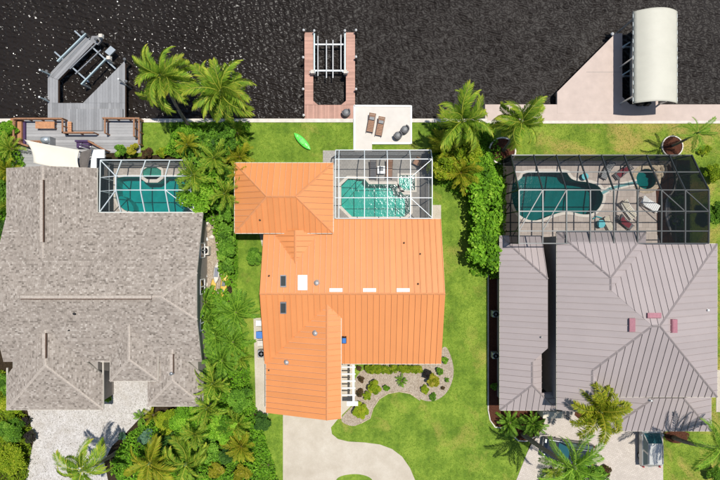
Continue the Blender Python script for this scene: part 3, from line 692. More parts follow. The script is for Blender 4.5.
walls(H2, rect(xw + .6, YS + .5, xe - .55, YN - .6), 3.0, 'grey_wall'); walls(H2, rect(wx0 + .5, 0, wx1 - .5, wyn - .5), 2.95, 'grey_wall'); walls(H2, rect(-32.6, -15.4, -24.6, -9), 2.95, 'grey_wall')
walls(H2, rect(-19.4, -15.0, -15.2, -9), 2.95, 'grey_wall')
for x in (-22.8, -19.0): ob('column', MB().beam((x, -12.7, 0), (x, -12.7, 3.45), .35, .35), 'white', H2)
gb = MB(); gb.add([(xe - .55, YN - .6, 2.95), (xe - .55, YR + dj, zj - .22), (xe - .55, YR - dj, zj - .22), (xe - .55, YS + .5, 2.95)], [[3, 2, 1, 0]]); gb.add([(wx0 + .5, wyn - .5, 2.9), (wc, wyn - .5, wz - .2), (wx1 - .5, wyn - .5, 2.9)], [[0, 1, 2]])
ob('gable_wall', gb, 'grey_wall', H2)
for y in (-8, -4.5, -1): window(H2, (xe - .55, y - .7), (xe - .55, y + .7), .9, 2.2, (1, 0))
gd = MB()
for k in range(4): gd.box((-28.5, -15.44, .3 + .55 * k), (5, .08, .52))
ob('garage_door', gd, 'white', H2)
vent_pipe(roof2, on_plane(G2[1], -25.6, -6.6), .09, .2, 'dark'); vent_pipe(roof2, on_plane(G2[1], -26.4, -8.2), .05, .2, 'dark'); vent_pipe(roof2, on_plane(G2[0], -28.8, -.9), .08, .25, 'dark'); vent_pipe(roof2, (-17.3, -12.25, 3.8), .13, .3, 'grey_metal')

# ---- right house, taupe metal
H3 = thing('house', 'large house with taupe grey standing seam metal roof', 'house', (24, -7, 0))
k3 = .404; zE = 5.0; F3 = {}
mW, mE, mN1, mN2, mS, mS2 = 17.65, 31.98, .72, -.36, -14.06, -15.2
run = (mN2 - mS) / 2; zA = zE + k3 * run; yA = (mN2 + mS) / 2; xA = mE - run; xB = mW + run
ax = (mW + 25.6) / 2; ha = ax - mW; za = zE + k3 * ha; yy1 = mN1 - ha; yy2 = mN2 - (za - zE) / k3
sd = 4.2; sw_ = (xB - sd, yA - sd, zA - k3 * sd); rx = sw_[0]; rz = sw_[2]
F3['w'] = [(mW, mN1, zE), (ax, yy1, za), (ax, yy2, za), (xB, yA, zA), sw_, (rx, mS2, rz), (mW, mS2, zE)]
F3['n1'] = [(mW, mN1, zE), (25.6, mN1, zE), (ax, yy1, za)]
F3['e1'] = [(25.6, mN1, zE), (25.6, mN2, zE), (ax, yy2, za), (ax, yy1, za)]
F3['n2'] = [(25.6, mN2, zE), (mE, mN2, zE), (xA, yA, zA), (xB, yA, zA), (ax, yy2, za)]
F3['e'] = [(mE, mN2, zE), (mE, mS, zE), (xA, yA, zA)]
F3['s'] = [(mE, mS, zE), (xA, yA, zA), (xB, yA, zA), sw_, (rx + 1.0, mS, zE)]
F3['sw'] = [sw_, (rx, mS2, rz), (rx + 1.3, mS2, rz - k3 * 1.3), (rx + 1.3, mS + .0, rz - k3 * 1.3)]
gE, gS, gz = 32.76, -17.83, 3.2; gd_ = -14.3 - gS; gW = 26.55 - gd_; gt = gz + k3 * gd_
F3['gs'] = [(gW, gS, gz), (gE, gS, gz), (gE - gd_, -14.3, gt), (gW + gd_, -14.3, gt)]
F3['ge'] = [(gE, gS, gz), (gE, -14.3, gz), (gE - gd_, -14.3, gt)]
F3['gw'] = [(gW, gS, gz), (gW, -14.3, gz), (gW + gd_, -14.3, gt)]
# low west wing
lW, lN, lS, lz, lk = 13.24, .377, -16.1, 2.6, .38; dE = 17.18 - lW; lt = lz + lk * dE; dd = 2.68; lr = lz + lk * dd
F3['lw'] = [(lW, lN, lz), (17.18, lN - dE, lt), (17.18, -9.9, lt), (lW + dd, -11.3, lr), (lW + dd, lS + dd, lr), (lW, lS, lz)]
F3['ln'] = [(lW, lN, lz), (17.15, lN, lz), (17.18, lN - dE, lt)]
F3['ls'] = [(lW, lS, lz), (lW + 2 * dd, lS, lz), (lW + dd, lS + dd, lr)]
xo = 16.92; zo = lr - lk * (xo - lW - dd)
F3['le'] = [(lW + dd, -11.3, lr), (lW + dd, lS + dd, lr), (lW + 2 * dd, lS, lz), (lW + 2 * dd, -14.3, lz), (xo, -14.3, zo), (xo, -10.6, zo)]
r3 = MB()
for p in F3.values(): slab_face(r3, p, .2)
roof3 = ob('roof', r3, 'trim_taupe', H3)
for p in F3.values(): metal_face(roof3, p, 'roof_taupe', .57, .022, .045)
A_, B_ = (xA, yA, zA), (xB, yA, zA)
caps(roof3, [(A_, B_), (A_, (mE, mN2, zE)), (A_, (mE, mS, zE)), (B_, sw_), (sw_, (rx, mS2, rz)), ((ax, yy1, za), (ax, yy2, za)), ((ax, yy1, za), (mW, mN1, zE)), ((ax, yy1, za), (25.6, mN1, zE)), ((gE, gS, gz), (gE - gd_, -14.3, gt)), ((gW, gS, gz), (gW + gd_, -14.3, gt)), ((lW, lN, lz), (17.18, lN - dE, lt)), ((lW, lS, lz), (lW + dd, lS + dd, lr)), ((lW + 2 * dd, lS, lz), (lW + dd, lS + dd, lr)), ((lW + dd, -11.3, lr), (lW + dd, lS + dd, lr))], 'trim_taupe', .2, .05)
gutters(roof3, [((mW, mN1, zE), (mW, mS2, zE)), ((mE, mN2, zE), (mE, mS, zE)), ((rx + 1.3, mS, zE), (mE, mS, zE)), ((gW, gS, gz), (gE, gS, gz)), ((gE, gS, gz), (gE, -14.3, gz)), ((lW, lN, lz), (lW, lS, lz)), ((lW, lS, lz), (lW + 2 * dd, lS, lz)), ((lW, lN, lz), (17.15, lN, lz)), ((mW, mN1, zE), (25.6, mN1, zE)), ((25.6, mN2, zE), (mE, mN2, zE))], 'trim_pale', .10, .12)
walls(H3, [(18.1, .3), (25.2, .3), (25.2, -.8), (31.5, -.8), (31.5, -13.6), (21.0, -13.6), (21, -14.7), (18.1, -14.7)], 4.9, 'grey_wall')
walls(H3, rect(13.7, -15.6, 16.7, -.1), 2.6, 'grey_wall'); walls(H3, rect(gW + .5, gS + .5, gE - .5, -13.7), 3.05, 'grey_wall')
for x in (28.2,):
    gd = MB()
    for k in range(4): gd.box((x, gS + .46, .3 + .56 * k), (5, .08, .53))
    ob('garage_door', gd, 'white', H3)
for y in (-3, -7, -11): window(H3, (31.5, y - .8), (31.5, y + .8), 1, 2.4, (1, 0))
for x in (20, 23): window(H3, (x - .9, .3), (x + .9, .3), .3, 2.3, (0, 1))
flatbox(roof3, F3['n2'], 646.5, 313.5, 660, 318.5, .22, 'pink_vent', 'pink_vent', 'roof_vent'); flatbox(roof3, F3['w'], 629, 318, 635, 331.5, .22, 'pink_vent', 'pink_vent', 'roof_vent'); flatbox(roof3, F3['e'], 670, 319, 675, 332.5, .22, 'pink_vent', 'pink_vent', 'roof_vent')
vent_pipe(roof3, px_on(F3['e'], 707, 310), .08, .25, 'white'); vent_pipe(roof3, px_on(F3['lw'], 541, 337), .07, .25); vent_pipe(roof3, px_on(F3['gs'], 650, 400), .07, .3, 'white')
ob('entry_wall', MB().prism(PX([(543, 411.5), (563, 411.5), (563, 418.5), (543, 418.5)], 1.6), 0, 1.6), 'cream', H3)
ob('doorstep', MB().prism(PX([(556, 396), (574, 396), (574, 414), (556, 414)]), .02, .16), 'paver_drive', H3)
# ------------------------------------------------------------------ screened pool cages
def cage(label, loc, prof, xs, fmat, smat, w=.09, topmat=None, hip_w=False, wall_n=True, wall_e=True, wall_w=True, braces=(), zbase=.05, hipx=None):
    """prof: list of (Y, z) of the roof from the water side to the house; xs: frame stations"""
    t = thing('pool_cage', label, 'pool enclosure', loc); n = len(prof); topmat = topmat or fmat
    flat = lambda k: abs(prof[k][1] - prof[k + 1][1]) < .25
    hx = lambda i, k: xs[i]
    for i, x in enumerate(xs):
        for k in range(n - 1):
            if hip_w and i == 0: continue
            if (hip_w and i == 0): continue
            ob('beam', MB().beam((x, *prof[k]), (x, *prof[k + 1]), w, w * 1.5), topmat if flat(k) else fmat, t)
        ob('post', MB().beam((x, prof[0][0], zbase), (x, *prof[0]), w, w), fmat, t)
    for k, (y, z) in enumerate(prof):
        x0 = xs[1] if (hip_w and 0 < k < n - 1) else xs[0]
        if k == n - 1 and hip_w: x0 = xs[0]
        ob('purlin', MB().beam((x0, y, z), (xs[-1], y, z), w * .9, w * .9), topmat if (k > 0) else fmat, t)
    def pan(pts, wall=False):
        mb = MB(); mb.add(pts, [list(range(len(pts)))]); ob('screen_panel', mb, smat + '_wall' if wall else smat, t)
    for i in range(len(xs) - 1):
        for k in range(n - 1):
            if hip_w and i == 0: continue
            pan([(xs[i], *prof[k]), (xs[i + 1], *prof[k]), (xs[i + 1], *prof[k + 1]), (xs[i], *prof[k + 1])])
        if wall_n:
            y, z = prof[0]; pan([(xs[i], y, zbase), (xs[i + 1], y, zbase), (xs[i + 1], y, z), (xs[i], y, z)], True)
            ob('rail', MB().beam((xs[i], y, .95), (xs[i + 1], y, .95), w * .6, w * .6), fmat, t)
            ob('rail', MB().beam((xs[i], y, zbase + .04), (xs[i + 1], y, zbase + .04), w * .6, w * .6), fmat, t)
    if hip_w:
        a, b = (xs[0], *prof[0]), (xs[0], *prof[-1])
        for k in (1, n - 2):
            p = (xs[1], *prof[k]); q = a if k == 1 else b
            ob('beam', MB().beam(q, p, w, w * 1.3), fmat, t)
        ring = [(xs[1], *prof[k]) for k in range(1, n - 1)]
        for p in ring: ob('purlin', MB().beam((xs[0], p[1], prof[0][1]), p, w * .8, w * .8), fmat, t)
        ob('beam', MB().beam(a, b, w, w), fmat, t); ob('beam', MB().beam(a, (xs[1], *prof[0]), w, w), fmat, t)
        pan([a] + ring + [b]); pan([a, (xs[1], *prof[0]), ring[0]]); pan([b, (xs[1], *prof[-1]), ring[-1]])
    for flag, x in ((wall_e, xs[-1]), (wall_w, xs[0])):
        if not flag: continue
        for k in range(n - 1):
            (y0, z0), (y1, z1) = prof[k], prof[k + 1]
            if hip_w and x == xs[0]: z0 = z1 = prof[0][1]
            pan([(x, y0, zbase), (x, y1, zbase), (x, y1, z1), (x, y0, z0)], True)
            ob('rail', MB().beam((x, y0, .95), (x, y1, .95), w * .6, w * .6), fmat, t)
            ob('post', MB().beam((x, y1, zbase), (x, y1, z1), w, w), fmat, t)
    for a, b in braces: ob('brace', MB().beam(a, b, w * .75, w * .75), topmat, t)
    return t
cage('white framed screen enclosure over the pale turquoise pool', (2, 5, 0), [(8.53, 2.5), (7.54, 3.3), (5.82, 3.3), (3.93, 3.3), (2.02, 3.2)],
     [-2.3, -1.97, .42, 2.56, 4.70, 6.72], 'frame_white', 'screen_light', .07, wall_w=False,
     braces=[((6.72, 7.54, 3.3), (4.7, 5.82, 3.3)), ((4.7, 3.93, 3.3), (6.72, 2.1, 3.2))])
cage('white framed screen enclosure with hipped end over the deep teal left pool', (-20, 5, 0), [(7.58, 2.5), (5.92, 3.6), (4.62, 3.6), (2.62, 2.65)],
     [-24.6, -22.57, -20.3, -18.0, -15.65], 'frame_white', 'screen_mid', .085, hip_w=True, braces=[((-18, 4.62, 3.6), (-15.65, 2.62, 2.65))])
xs3 = [14.1 + i * (30.95 - 14.1) / 8 for i in range(9)]
cage('large dark bronze screen enclosure over the dark free form pool', (22, 4, 0), [(7.93, 3.2), (6.2, 4.25), (4.44, 5.4), (2.55, 5.42), (.80, 5.4), (-.30, 5.38)],
     xs3, 'bronze', 'screen_dark', .10, 'bronze_lit', wall_n=True,
     braces=[((xs3[0], .8, 5.4), (xs3[1], 4.44, 5.4)), ((xs3[1], .8, 5.4), (xs3[2], 4.44, 5.4)), ((xs3[6], 4.44, 5.4), (xs3[7], 2.55, 5.4)), ((xs3[7], 4.44, 5.4), (xs3[8], 2.55, 5.4))])
# ------------------------------------------------------------------ docks
def decking(mb, poly, ang, pw, z0, z1, r, gap=.012):
    """boards clipped to an outline"""
    ca, sa = math.cos(ang), math.sin(ang); q = [(p[0] * ca + p[1] * sa, -p[0] * sa + p[1] * ca) for p in poly]
    lo = min(a[1] for a in q); hi = max(a[1] for a in q); v = lo
    while v < hi:
        c1 = clip(q, 1, v + gap, True); c1 = clip(c1, 1, v + pw, False) if len(c1) > 2 else []
        if len(c1) > 2: mb.prism([V((x * ca - y * sa, x * sa + y * ca)) for x, y in c1], z0, z1 + r.uniform(-.004, .004), r.random())
        v += pw
def dock(label, polys, pile_px, mat, loc, pw=.15, under='wood_dark', z=.05, pr=.10, ph=.6, capmat='white', struct_polys=None):
    t = thing('dock', label, 'dock', loc); mb = MB(); r = random.Random(5)
    for poly, ang in polys: decking(mb, poly, ang, pw, z - .06, z, r)
    tag(ob('decking', mb, mat, t, tint=True), kind='stuff')
    mb = MB()
    for poly, ang in polys: mb.prism(poly, z - .3, z - .065)
    ob('joists', mb, under, t)
    for x, y in pile_px:
        p = P(x, y, .3); ob('pile', MB().lathe((p.x, p.y, -1.9), [(pr, 0), (pr, 1.9 + ph)], 10), 'trunk_dark', t); ob('pile_cap', MB().lathe((p.x, p.y, ph), [(pr * 1.25, 0), (pr * 1.2, .08), (.02, .24)], 10), capmat, t)
    return t
# middle dock
h = R(0)
dock('pink brown U shaped boat dock behind the orange roofed house', [(PX([(304.5, 32.5), (313.3, 32.5), (313.3, 104.8), (304.5, 104.8)]), 0), (PX([(346, 32.5), (355, 32.5), (355, 104.8), (346, 104.8)]), 0), (PX([(304.5, 105), (355, 105), (355, 119.2), (304.5, 119.2)]), R(90)),
     (PX([(313.2, 100.8), (318.2, 104.9), (313.2, 104.9)]), 0), (PX([(346, 100.8), (346, 104.9), (341.2, 104.9)]), 0)],
     [(304, 31.5), (314.5, 32), (345, 32), (356, 31.5), (303.5, 58.5), (356, 58), (303.5, 90), (356, 90), (304, 116)], 'plank_pink', (-3, 16, -1.1), .15)
def lift(label, loc, rails, cross, bunks, z, mats=('aluminium', 'alu_blue'), motors=(), posts=()):
    t = thing('boat_lift', label, 'boat lift', loc)
    for a, b in rails: ob('rail', MB().beam(P(*a, z + .5), P(*b, z + .5), .13, .2), mats[1], t)
    for a, b in cross: ob('cross_beam', MB().beam(P(*a, z), P(*b, z), .14, .18), mats[0], t)
    for a, b in bunks: ob('bunk', MB().beam(P(*a, z + .2), P(*b, z + .2), .1, .12), 'grey_metal', t)
    for a in motors:
        c = P(*a, z + .8); ob('motor', MB().box(c, (.42, .42, .34), 0, .8), 'seawall', t); ob('drive_pipe', MB().tube([(c.x - .3, c.y, c.z), (c.x + .3, c.y, c.z)], .06), 'aluminium', t)
    for a in posts:
        c = P(*a, z + .3); ob('post', MB().beam((c.x, c.y, -1.9), c, .22, .22), mats[0], t)
    return t
lift('pale boat lift frame inside the pink brown dock', (-3, 18.5, -1.1), [((314.3, 32), (314.3, 74)), ((345, 32), (345, 74))], [((313, 44.6), (347, 44.6)), ((313, 70.8), (347, 70.8))],
     [((318, 36), (318, 76)), ((326.5, 40), (326.5, 78)), ((333, 40), (333, 78)), ((341, 35), (341, 70))], -.25, motors=[(312.5, 72), (345.5, 72)], posts=[(314.3, 33), (345, 33), (314.3, 72), (345, 72)])
# left dock, weathered grey
dock('weathered grey boat dock with angled arm at the far left', [(PX([(48, 76), (58.3, 80), (58.3, 103), (48, 103)]), R(90)), (PX([(48, 103.1), (83, 103.1), (125.3, 103.1), (125.3, 121), (48, 121)]), R(90)), (PX([(83.2, 103), (121, 65), (125.3, 60.5), (125.3, 103)]), R(90)), (PX([(48, 75.8), (85, 36.5), (94, 43), (58.4, 79.8)]), R(47))],
     [(48, 72), (125.6, 60), (127, 82), (47, 100), (84, 33), (97, 40)], 'plank_grey', (-27, 15, -1.1), .28, capmat='plastic_grey', pr=.12, ph=.5)
lift('pale blue boat lift frame turned diagonally at the grey dock', (-28, 18, -1.1), [((57.5, 61.5), (86, 33.5)), ((81.5, 84.5), (107, 58))], [((75, 31), (116, 69)), ((55, 52), (89, 82))], [((70, 69), (96, 44)), ((75.5, 74), (101, 50)), ((64, 63), (90, 38))], -.2,
     motors=[(109, 58), (101, 36)], posts=[(59, 60), (85, 34), (83, 84), (106, 59)])
for i, (a, b, lb) in enumerate([((40, 70), (49, 74), 'slim tilted mooring pole off the left edge of the grey dock'), ((39.5, 97), (48, 101), 'lower slim mooring pole beside the left edge of the grey dock'), ((118.5, 79), (125.5, 84.5), 'short dark mooring pole at the right edge of the grey dock')]):
    p, q = P(*b, .2), P(*a, 1.6 if i < 2 else .9); o = thing('mooring_pole', lb, 'pole', (p.x, p.y, -1.1), group='mooring poles at the grey dock')
    ob('shaft', MB().tube([(p.x, p.y, -1.9), p, q], .08), 'alu_blue' if i < 2 else 'grey_metal', o); ob('cap', MB().lathe((q.x, q.y, q.z), [(.1, 0), (.1, .06), (.02, .12)], 8), 'white', o)
gp = PX([(92, 36), (101, 36), (102, 40), (98, 45), (90, 41)]); ob('platform', MB().prism(gp, -.15, .05), 'plank_grey', bpy.data.objects['boat_lift.001'])
ob('platform', MB().prism(PX([(111, 46), (116, 50), (110, 56), (105, 52)]), -.1, .08), 'aluminium', bpy.data.objects['boat_lift.001'])
# terrace in front of the grey house
tr = thing('terrace', 'grey plank terrace with raised platform between grey dock and shingled house', 'terrace', P(75, 140)); r_ = random.Random(8)
mb = MB(); decking(mb, PX([(13, 119.8), (141, 119.8), (141, 153), (106, 153), (106, 170), (13, 170)]), 0, .3, -.04, .10, r_); tag(ob('decking', mb, 'plank_grey_x', tr, tint=True), kind='stuff')
mb = MB(); decking(mb, PX([(68.5, 109.5), (124, 109.5), (124, 119.5), (104, 119.5), (104, 131), (68.5, 131)]), R(90), .26, .05, .26, r_); tag(ob('platform', mb, 'plank_grey', tr, tint=True), kind='stuff')
mb = MB(); decking(mb, PX([(14, 119.5), (25, 119.5), (25, 145), (14, 145)]), R(90), .16, .1, .5, r_); tag(ob('wooden_step', mb, 'plank_orange', tr, tint=True), kind='stuff')
ob('riser', MB().prism(PX([(25.1, 122), (27.2, 122), (27.2, 145), (25.1, 145)]), .1, .3), 'purple', tr)
def railing(label, pts, loc, z0=.1, hh=1.0, n=3):
    t = thing('railing', label, 'railing', loc)
    for a, b in zip(pts[:-1], pts[1:]):
        p, q = P(*a, hh), P(*b, hh)
        ob('rail', MB().beam(p, q, .16, .07), 'wood_brown', t); lo = V((0, 0, -.5)); ob('rail', MB().beam(p + lo, q + lo, .05, .09), 'wood_dark', t)
        for k in range(n + 1):
            c = p.lerp(q, k / n)
            ob('post', MB().beam((c.x, c.y, z0), (c.x, c.y, hh + .06), .11, .11), 'wood_brown', t)
    return t
railing('brown wooden railing along the left waterside of the terrace', [(14, 118.5), (62.5, 118.5)], P(38, 120), n=4)
railing('brown wooden railing turning the corner left of the raised platform', [(62.5, 119), (62.5, 132.5), (93.5, 132.5)], P(70, 131), n=2)
railing('brown wooden railing along the right waterside of the terrace', [(103, 118), (139, 118.3)], P(120, 120), n=3)
railing('short brown railing running inland beside the raised platform', [(105, 119.5), (105, 133)], P(105, 128), n=1)
railing('brown railing on the terrace edge beside the lawn', [(134, 119.5), (134, 136)], P(134, 128), n=2)
railing('outermost thin brown railing beside the green lawn', [(139, 119.5), (139, 144)], P(139, 132), n=2)
railing('dark brown diagonal railing in front of the white cover', [(88.5, 141), (105, 150)], P(97, 147), n=1)
railing('brown side railing on the left edge of the wooden step', [(13.5, 119.5), (13.5, 141), (28, 146)], P(14, 135), n=2)
def bench(label, x0, y0, x1, y1, zt, loc):
    t = thing('wooden_bench', label, 'bench', loc); mb = MB(); a, b = P(x0, y1, zt), P(x1, y0, zt); n = 5
    for k in range(n):
        y = a.y + (b.y - a.y) * (k + .5) / n; ob('slat', MB().box(((a.x + b.x) / 2, y, zt), (b.x - a.x, (b.y - a.y) / n - .02, .06)), 'wood_orange', t)
    for x in (a.x + .1, b.x - .1):
        for y in (a.y + .1, b.y - .1): ob('leg', MB().beam((x, y, .1), (x, y, zt - .03), .1, .1), 'wood_brown', t)
plain('wood_orange', (.52, .25, .12), .6, var=.2, scale=6)
bench('long orange brown slatted bench against the waterside railing', 35.5, 121.5, 54.5, 128.5, .6, P(45, 125)); bench('narrow orange brown planter bench left of the raised platform', 67.7, 121.5, 71.5, 132, .55, P(70, 127))
gl_ = thing('grill', 'light grey outdoor grill cabinet on the terrace', 'grill', P(53, 143)); c = P(52.5, 142.5)
b1 = ob('cabinet', MB().box((c.x, c.y, .55), (.78, .8, .9)), 'grey_metal', gl_); ob('lid', MB().tube([(c.x - .36, c.y + .05, 1.02), (c.x + .36, c.y + .05, 1.02)], .3, 10), 'aluminium', gl_, True); ob('handle', MB().beam((c.x - .25, c.y - .32, 1.1), (c.x + .25, c.y - .32, 1.1), .04, .04), 'dark', gl_)
so_ = thing('sofa', 'dark purple cushioned outdoor sofa beside the cream sail', 'sofa', P(86, 146))
c = P(86, 145.5); ob('base', MB().box((c.x, c.y, .28), (1.3, .7, .34)), 'purple', so_); ob('backrest', MB().box((c.x, c.y + .3, .6), (1.3, .18, .4)), 'purple', so_)
for s_ in (-.32, .32): bevel(ob('cushion', MB().box((c.x + s_, c.y - .03, .53), (.6, .55, .16)), 'purple', so_), .05)
# shade sails
def sail(name, label, corners, mat, sag=.16, posts=True):
    c = [V(p) for p in corners]; ce = sum(c, V((0, 0, 0))) / 4; t = thing(name, label, 'shade sail', (ce.x, ce.y, 0)); n = 12; mb = MB(); vs = []
    for i in range(n + 1):
        for j in range(n + 1):
            u, v = i / n, j / n; p = (c[0] * (1 - u) + c[1] * u) * (1 - v) + (c[3] * (1 - u) + c[2] * u) * v
            k = 1 - sag * .35 * (4 * u * (1 - u) * abs(2 * v - 1) ** 2 * .9); k2 = 1 - sag * .8 * (4 * v * (1 - v)) * abs(2 * u - 1) ** 2
            q = ce + (p - ce); ax_ = (c[1] - c[0]).normalized(); ay_ = (c[3] - c[0]).normalized()
            d = p - ce; q = ce + ax_ * d.dot(ax_) * k2 + ay_ * d.dot(ay_) * k; q.z = p.z - .25 * 16 * u * (1 - u) * v * (1 - v); vs.append(q)
    mb.add(vs, [[i * (n + 1) + j, (i + 1) * (n + 1) + j, (i + 1) * (n + 1) + j + 1, i * (n + 1) + j + 1] for i in range(n) for j in range(n)])
    o = ob('cloth', mb, mat, t, True); s_ = o.modifiers.new('solid', 'SOLIDIFY'); s_.thickness = .012
    if posts:
        for p in c[:2]: ob('post', MB().tube([(p.x, p.y, .1), (p.x, p.y, p.z + .1)], .06), 'grey_metal', t)
    for p in c: ob('ring', MB().tube([p - V((.04, .04, 0)), p + V((.04, .04, 0))], .03, 6), 'aluminium', t)
sail('shade_sail', 'cream fabric shade sail at the edge of the shingled roof', [P(28, 144.5, 3.1), P(81, 144, 3.1), P(78, 169.5, 3.3), P(32, 168, 3.3)], 'sail')
sail('shade_sail', 'small dark brown shade sail beside the large cream sail', [P(79, 151.5, 2.6), P(91.5, 149, 2.6), P(89, 169, 2.8), P(78.5, 169, 2.8)], 'sail_dark', .1)
kc = thing('outdoor_kitchen', 'white flat roofed outdoor kitchen between dark sail and pool cage', 'outdoor kitchen', P(98, 160))
ob('roof', MB().prism(PX([(92, 149.5), (104.5, 149.5), (104.5, 158), (96.5, 158), (96.5, 169), (90.5, 169)], 2.3), 2.2, 2.32), 'white', kc); q = P(97, 155)
for dx, dy in ((-.4, .4), (.6, .4), (-.4, -.6), (.6, -.2)): ob('post', MB().beam((q.x + dx, q.y + dy, .1), (q.x + dx, q.y + dy, 2.25), .1, .1), 'white', kc)
pt = thing('plant_pot', 'small potted plants on a low table by the grill', 'potted plant', P(40, 144)); c = P(40, 144)
ob('table', MB().box((c.x, c.y, .55), (1.2, .5, .06)), 'wood_brown', pt)
for dx in (-.5, .5): ob('leg', MB().beam((c.x + dx, c.y, .1), (c.x + dx, c.y, .53), .08, .4), 'wood_brown', pt)
for dx in (-.4, 0, .35): ob('pot', MB().lathe((c.x + dx, c.y, .58), [(.1, 0), (.14, .2), (.12, .2), (.1, .15)], 10), 'wood_brown', pt)
# right dock with roofed slip
rp = [(PX([(557, 94), (615.2, 34.5), (621.8, 34.5), (621.8, 104.5), (557, 104.5)]), 0), (PX([(621.8, 97), (638.3, 113), (655, 97.5), (657.5, 97.5), (657.5, 113), (621.8, 113)]), 0)]
t = thing('dock', 'broad pale tan triangular dock beside the covered boat slip', 'dock', (24, 16, -1.1)); mb = MB()
mb.prism(PX([(557, 92), (615.2, 33.5), (622, 33.5), (622, 97), (638.3, 113), (655, 97.5), (657.8, 97.5), (657.8, 113.5), (557, 113.5)]), -.25, .058); ob('slab', mb, 'dock_tan', t)
for x, y in ((560, 92), (586, 66), (614, 37), (620, 50), (620, 90)): p = P(x, y); ob('pile', MB().lathe((p.x, p.y, -1.9), [(.16, 0), (.16, 1.66)], 10), 'trunk_dark', t)
ob('pile_cap', MB().lathe((*P(613.5, 33, .3).xy, .06), [(.16, 0), (.14, .1), (.02, .26)], 10), 'white', t); ob('joint', MB().prism(PX([(586, 72), (621, 72), (621, 72.4), (586, 72.4)]), .05, .061), 'grey_wall', t)
# the canopy
cn = thing('boat_canopy', 'cream barrel vaulted fabric canopy over the boat slip', 'boat canopy', (27, 17.5, -1.1))
zc0 = 2.55; ca_, cb_ = P(633, 11.5, zc0), P(677.5, 103.5, zc0); n = 14; ribs = 11; mb = MB(); vs = []
x0, x1, y0, y1 = ca_.x, cb_.x, ca_.y, cb_.y
for j in range(ribs * 3 + 1):
    v = j / (ribs * 3); sagk = .05 * abs(math.sin(math.pi * j / 3))
    for i in range(n + 1):
        u = i / n; vs.append((x0 + (x1 - x0) * u, y0 + (y1 - y0) * v, zc0 + .85 * (1 - (2 * u - 1) ** 2) - sagk))
mb.add(vs, [[j * (n + 1) + i, j * (n + 1) + i + 1, (j + 1) * (n + 1) + i + 1, (j + 1) * (n + 1) + i] for j in range(ribs * 3) for i in range(n)])
o = ob('fabric', mb, 'canopy', cn, True); s_ = o.modifiers.new('solid', 'SOLIDIFY'); s_.thickness = .02
for j in range(0, ribs + 1, 2):
    v = j / ribs; ob('rib', MB().tube([(x0 + (x1 - x0) * i / n, y0 + (y1 - y0) * v, zc0 - .07 + .85 * (1 - (2 * i / n - 1) ** 2)) for i in range(n + 1)], .035, 6), 'aluminium', cn, True)
for x in (x0 + .05, x1 - .05):
    ob('side_rail', MB().beam((x, y0, zc0 - .05), (x, y1, zc0 - .05), .1, .1), 'aluminium', cn)
    for v in (.08, .5, .92): ob('post', MB().beam((x + (.1 if x < 27 else -.1), y0 + (y1 - y0) * v, -1.9), (x, y0 + (y1 - y0) * v, zc0), .12, .12), 'aluminium', cn)
# boat on its lift below the canopy
bt = thing('motor_boat', 'pale motor boat lifted under the cream canopy', 'boat', (26.3, 17.2, -.9)); mb = MB(); st = []
bx, by0, bl, bw = 28.0, 13.9, 7.6, 1.22
for k in range(11):
    s_ = k / 10; w_ = bw * (1 if s_ < .55 else math.sqrt(max(0, 1 - ((s_ - .55) / .45) ** 2.2))) * (.93 + .07 * min(1, s_ * 6)); y = by0 + bl * s_; zk = -.35 + .5 * max(0, s_ - .6) ** 1.5; zg = .62 + .22 * s_
    st.append([(bx - w_, y, zg), (bx - w_ * .88, y, zk + .38), (bx, y, zk), (bx + w_ * .88, y, zk + .38), (bx + w_, y, zg)])
vs = [p for q in st for p in q]; fs = [[k * 5 + i, k * 5 + i + 1, k * 5 + i + 6, k * 5 + i + 5] for k in range(10) for i in range(4)]; mb.add(vs, fs + [[4, 3, 2, 1, 0]]); ob('hull', mb, 'hull_white', bt, True)
mb = MB(); dv = [(q[0][0] * .97 + bx * .03, q[0][1], q[0][2] - .22) for q in st] + [(q[4][0] * .97 + bx * .03, q[4][1], q[4][2] - .22) for q in st]; mb.add(dv, [[k, 11 + k, 12 + k, k + 1] for k in range(10)]); ob('deck', mb, 'cream', bt)
for s_ in (0, 4): mb = MB(); mb.tube([(q[s_][0], q[s_][1], q[s_][2]) for q in st], .05, 6); ob('gunwale', mb, 'grey_metal', bt)
ob('console', MB().box((bx, 17.2, .9), (.9, .8, .9), 0, .8), 'hull_white', bt); mb = MB().box((bx, 17.7, 1.45), (.95, .08, .5)); ob('windshield', mb, 'glass_dark', bt); ob('seat', MB().box((bx, 16.2, .8), (1.2, .5, .5)), 'cream', bt)
for dx in (-.35, .35): e = ob('outboard_motor', MB().box((bx + dx, 13.55, .75), (.42, .6, .6), 0, .75), 'dark', bt); ob('leg', MB().beam((bx + dx, 13.55, -.5), (bx + dx, 13.55, .5), .16, .3), 'dark', e)
lift('grey lift beams carrying the boat under the canopy', (26, 17, -1.1), [], [((622.5, 47), (664, 47)), ((622.5, 76), (664, 76))], [((632, 40), (632, 92)), ((648, 40), (648, 92))], -.75, posts=[(623.5, 47), (623.5, 76), (663, 47), (663, 76)])
for i, (y, dz) in enumerate(((45, 0), (73, 0))):
    a, b = P(622, y + 2, .5), P(630, y - 3, .7); ob('arm', MB().beam(a, b, .12, .12), 'alu_blue', bpy.data.objects['boat_lift.002'])
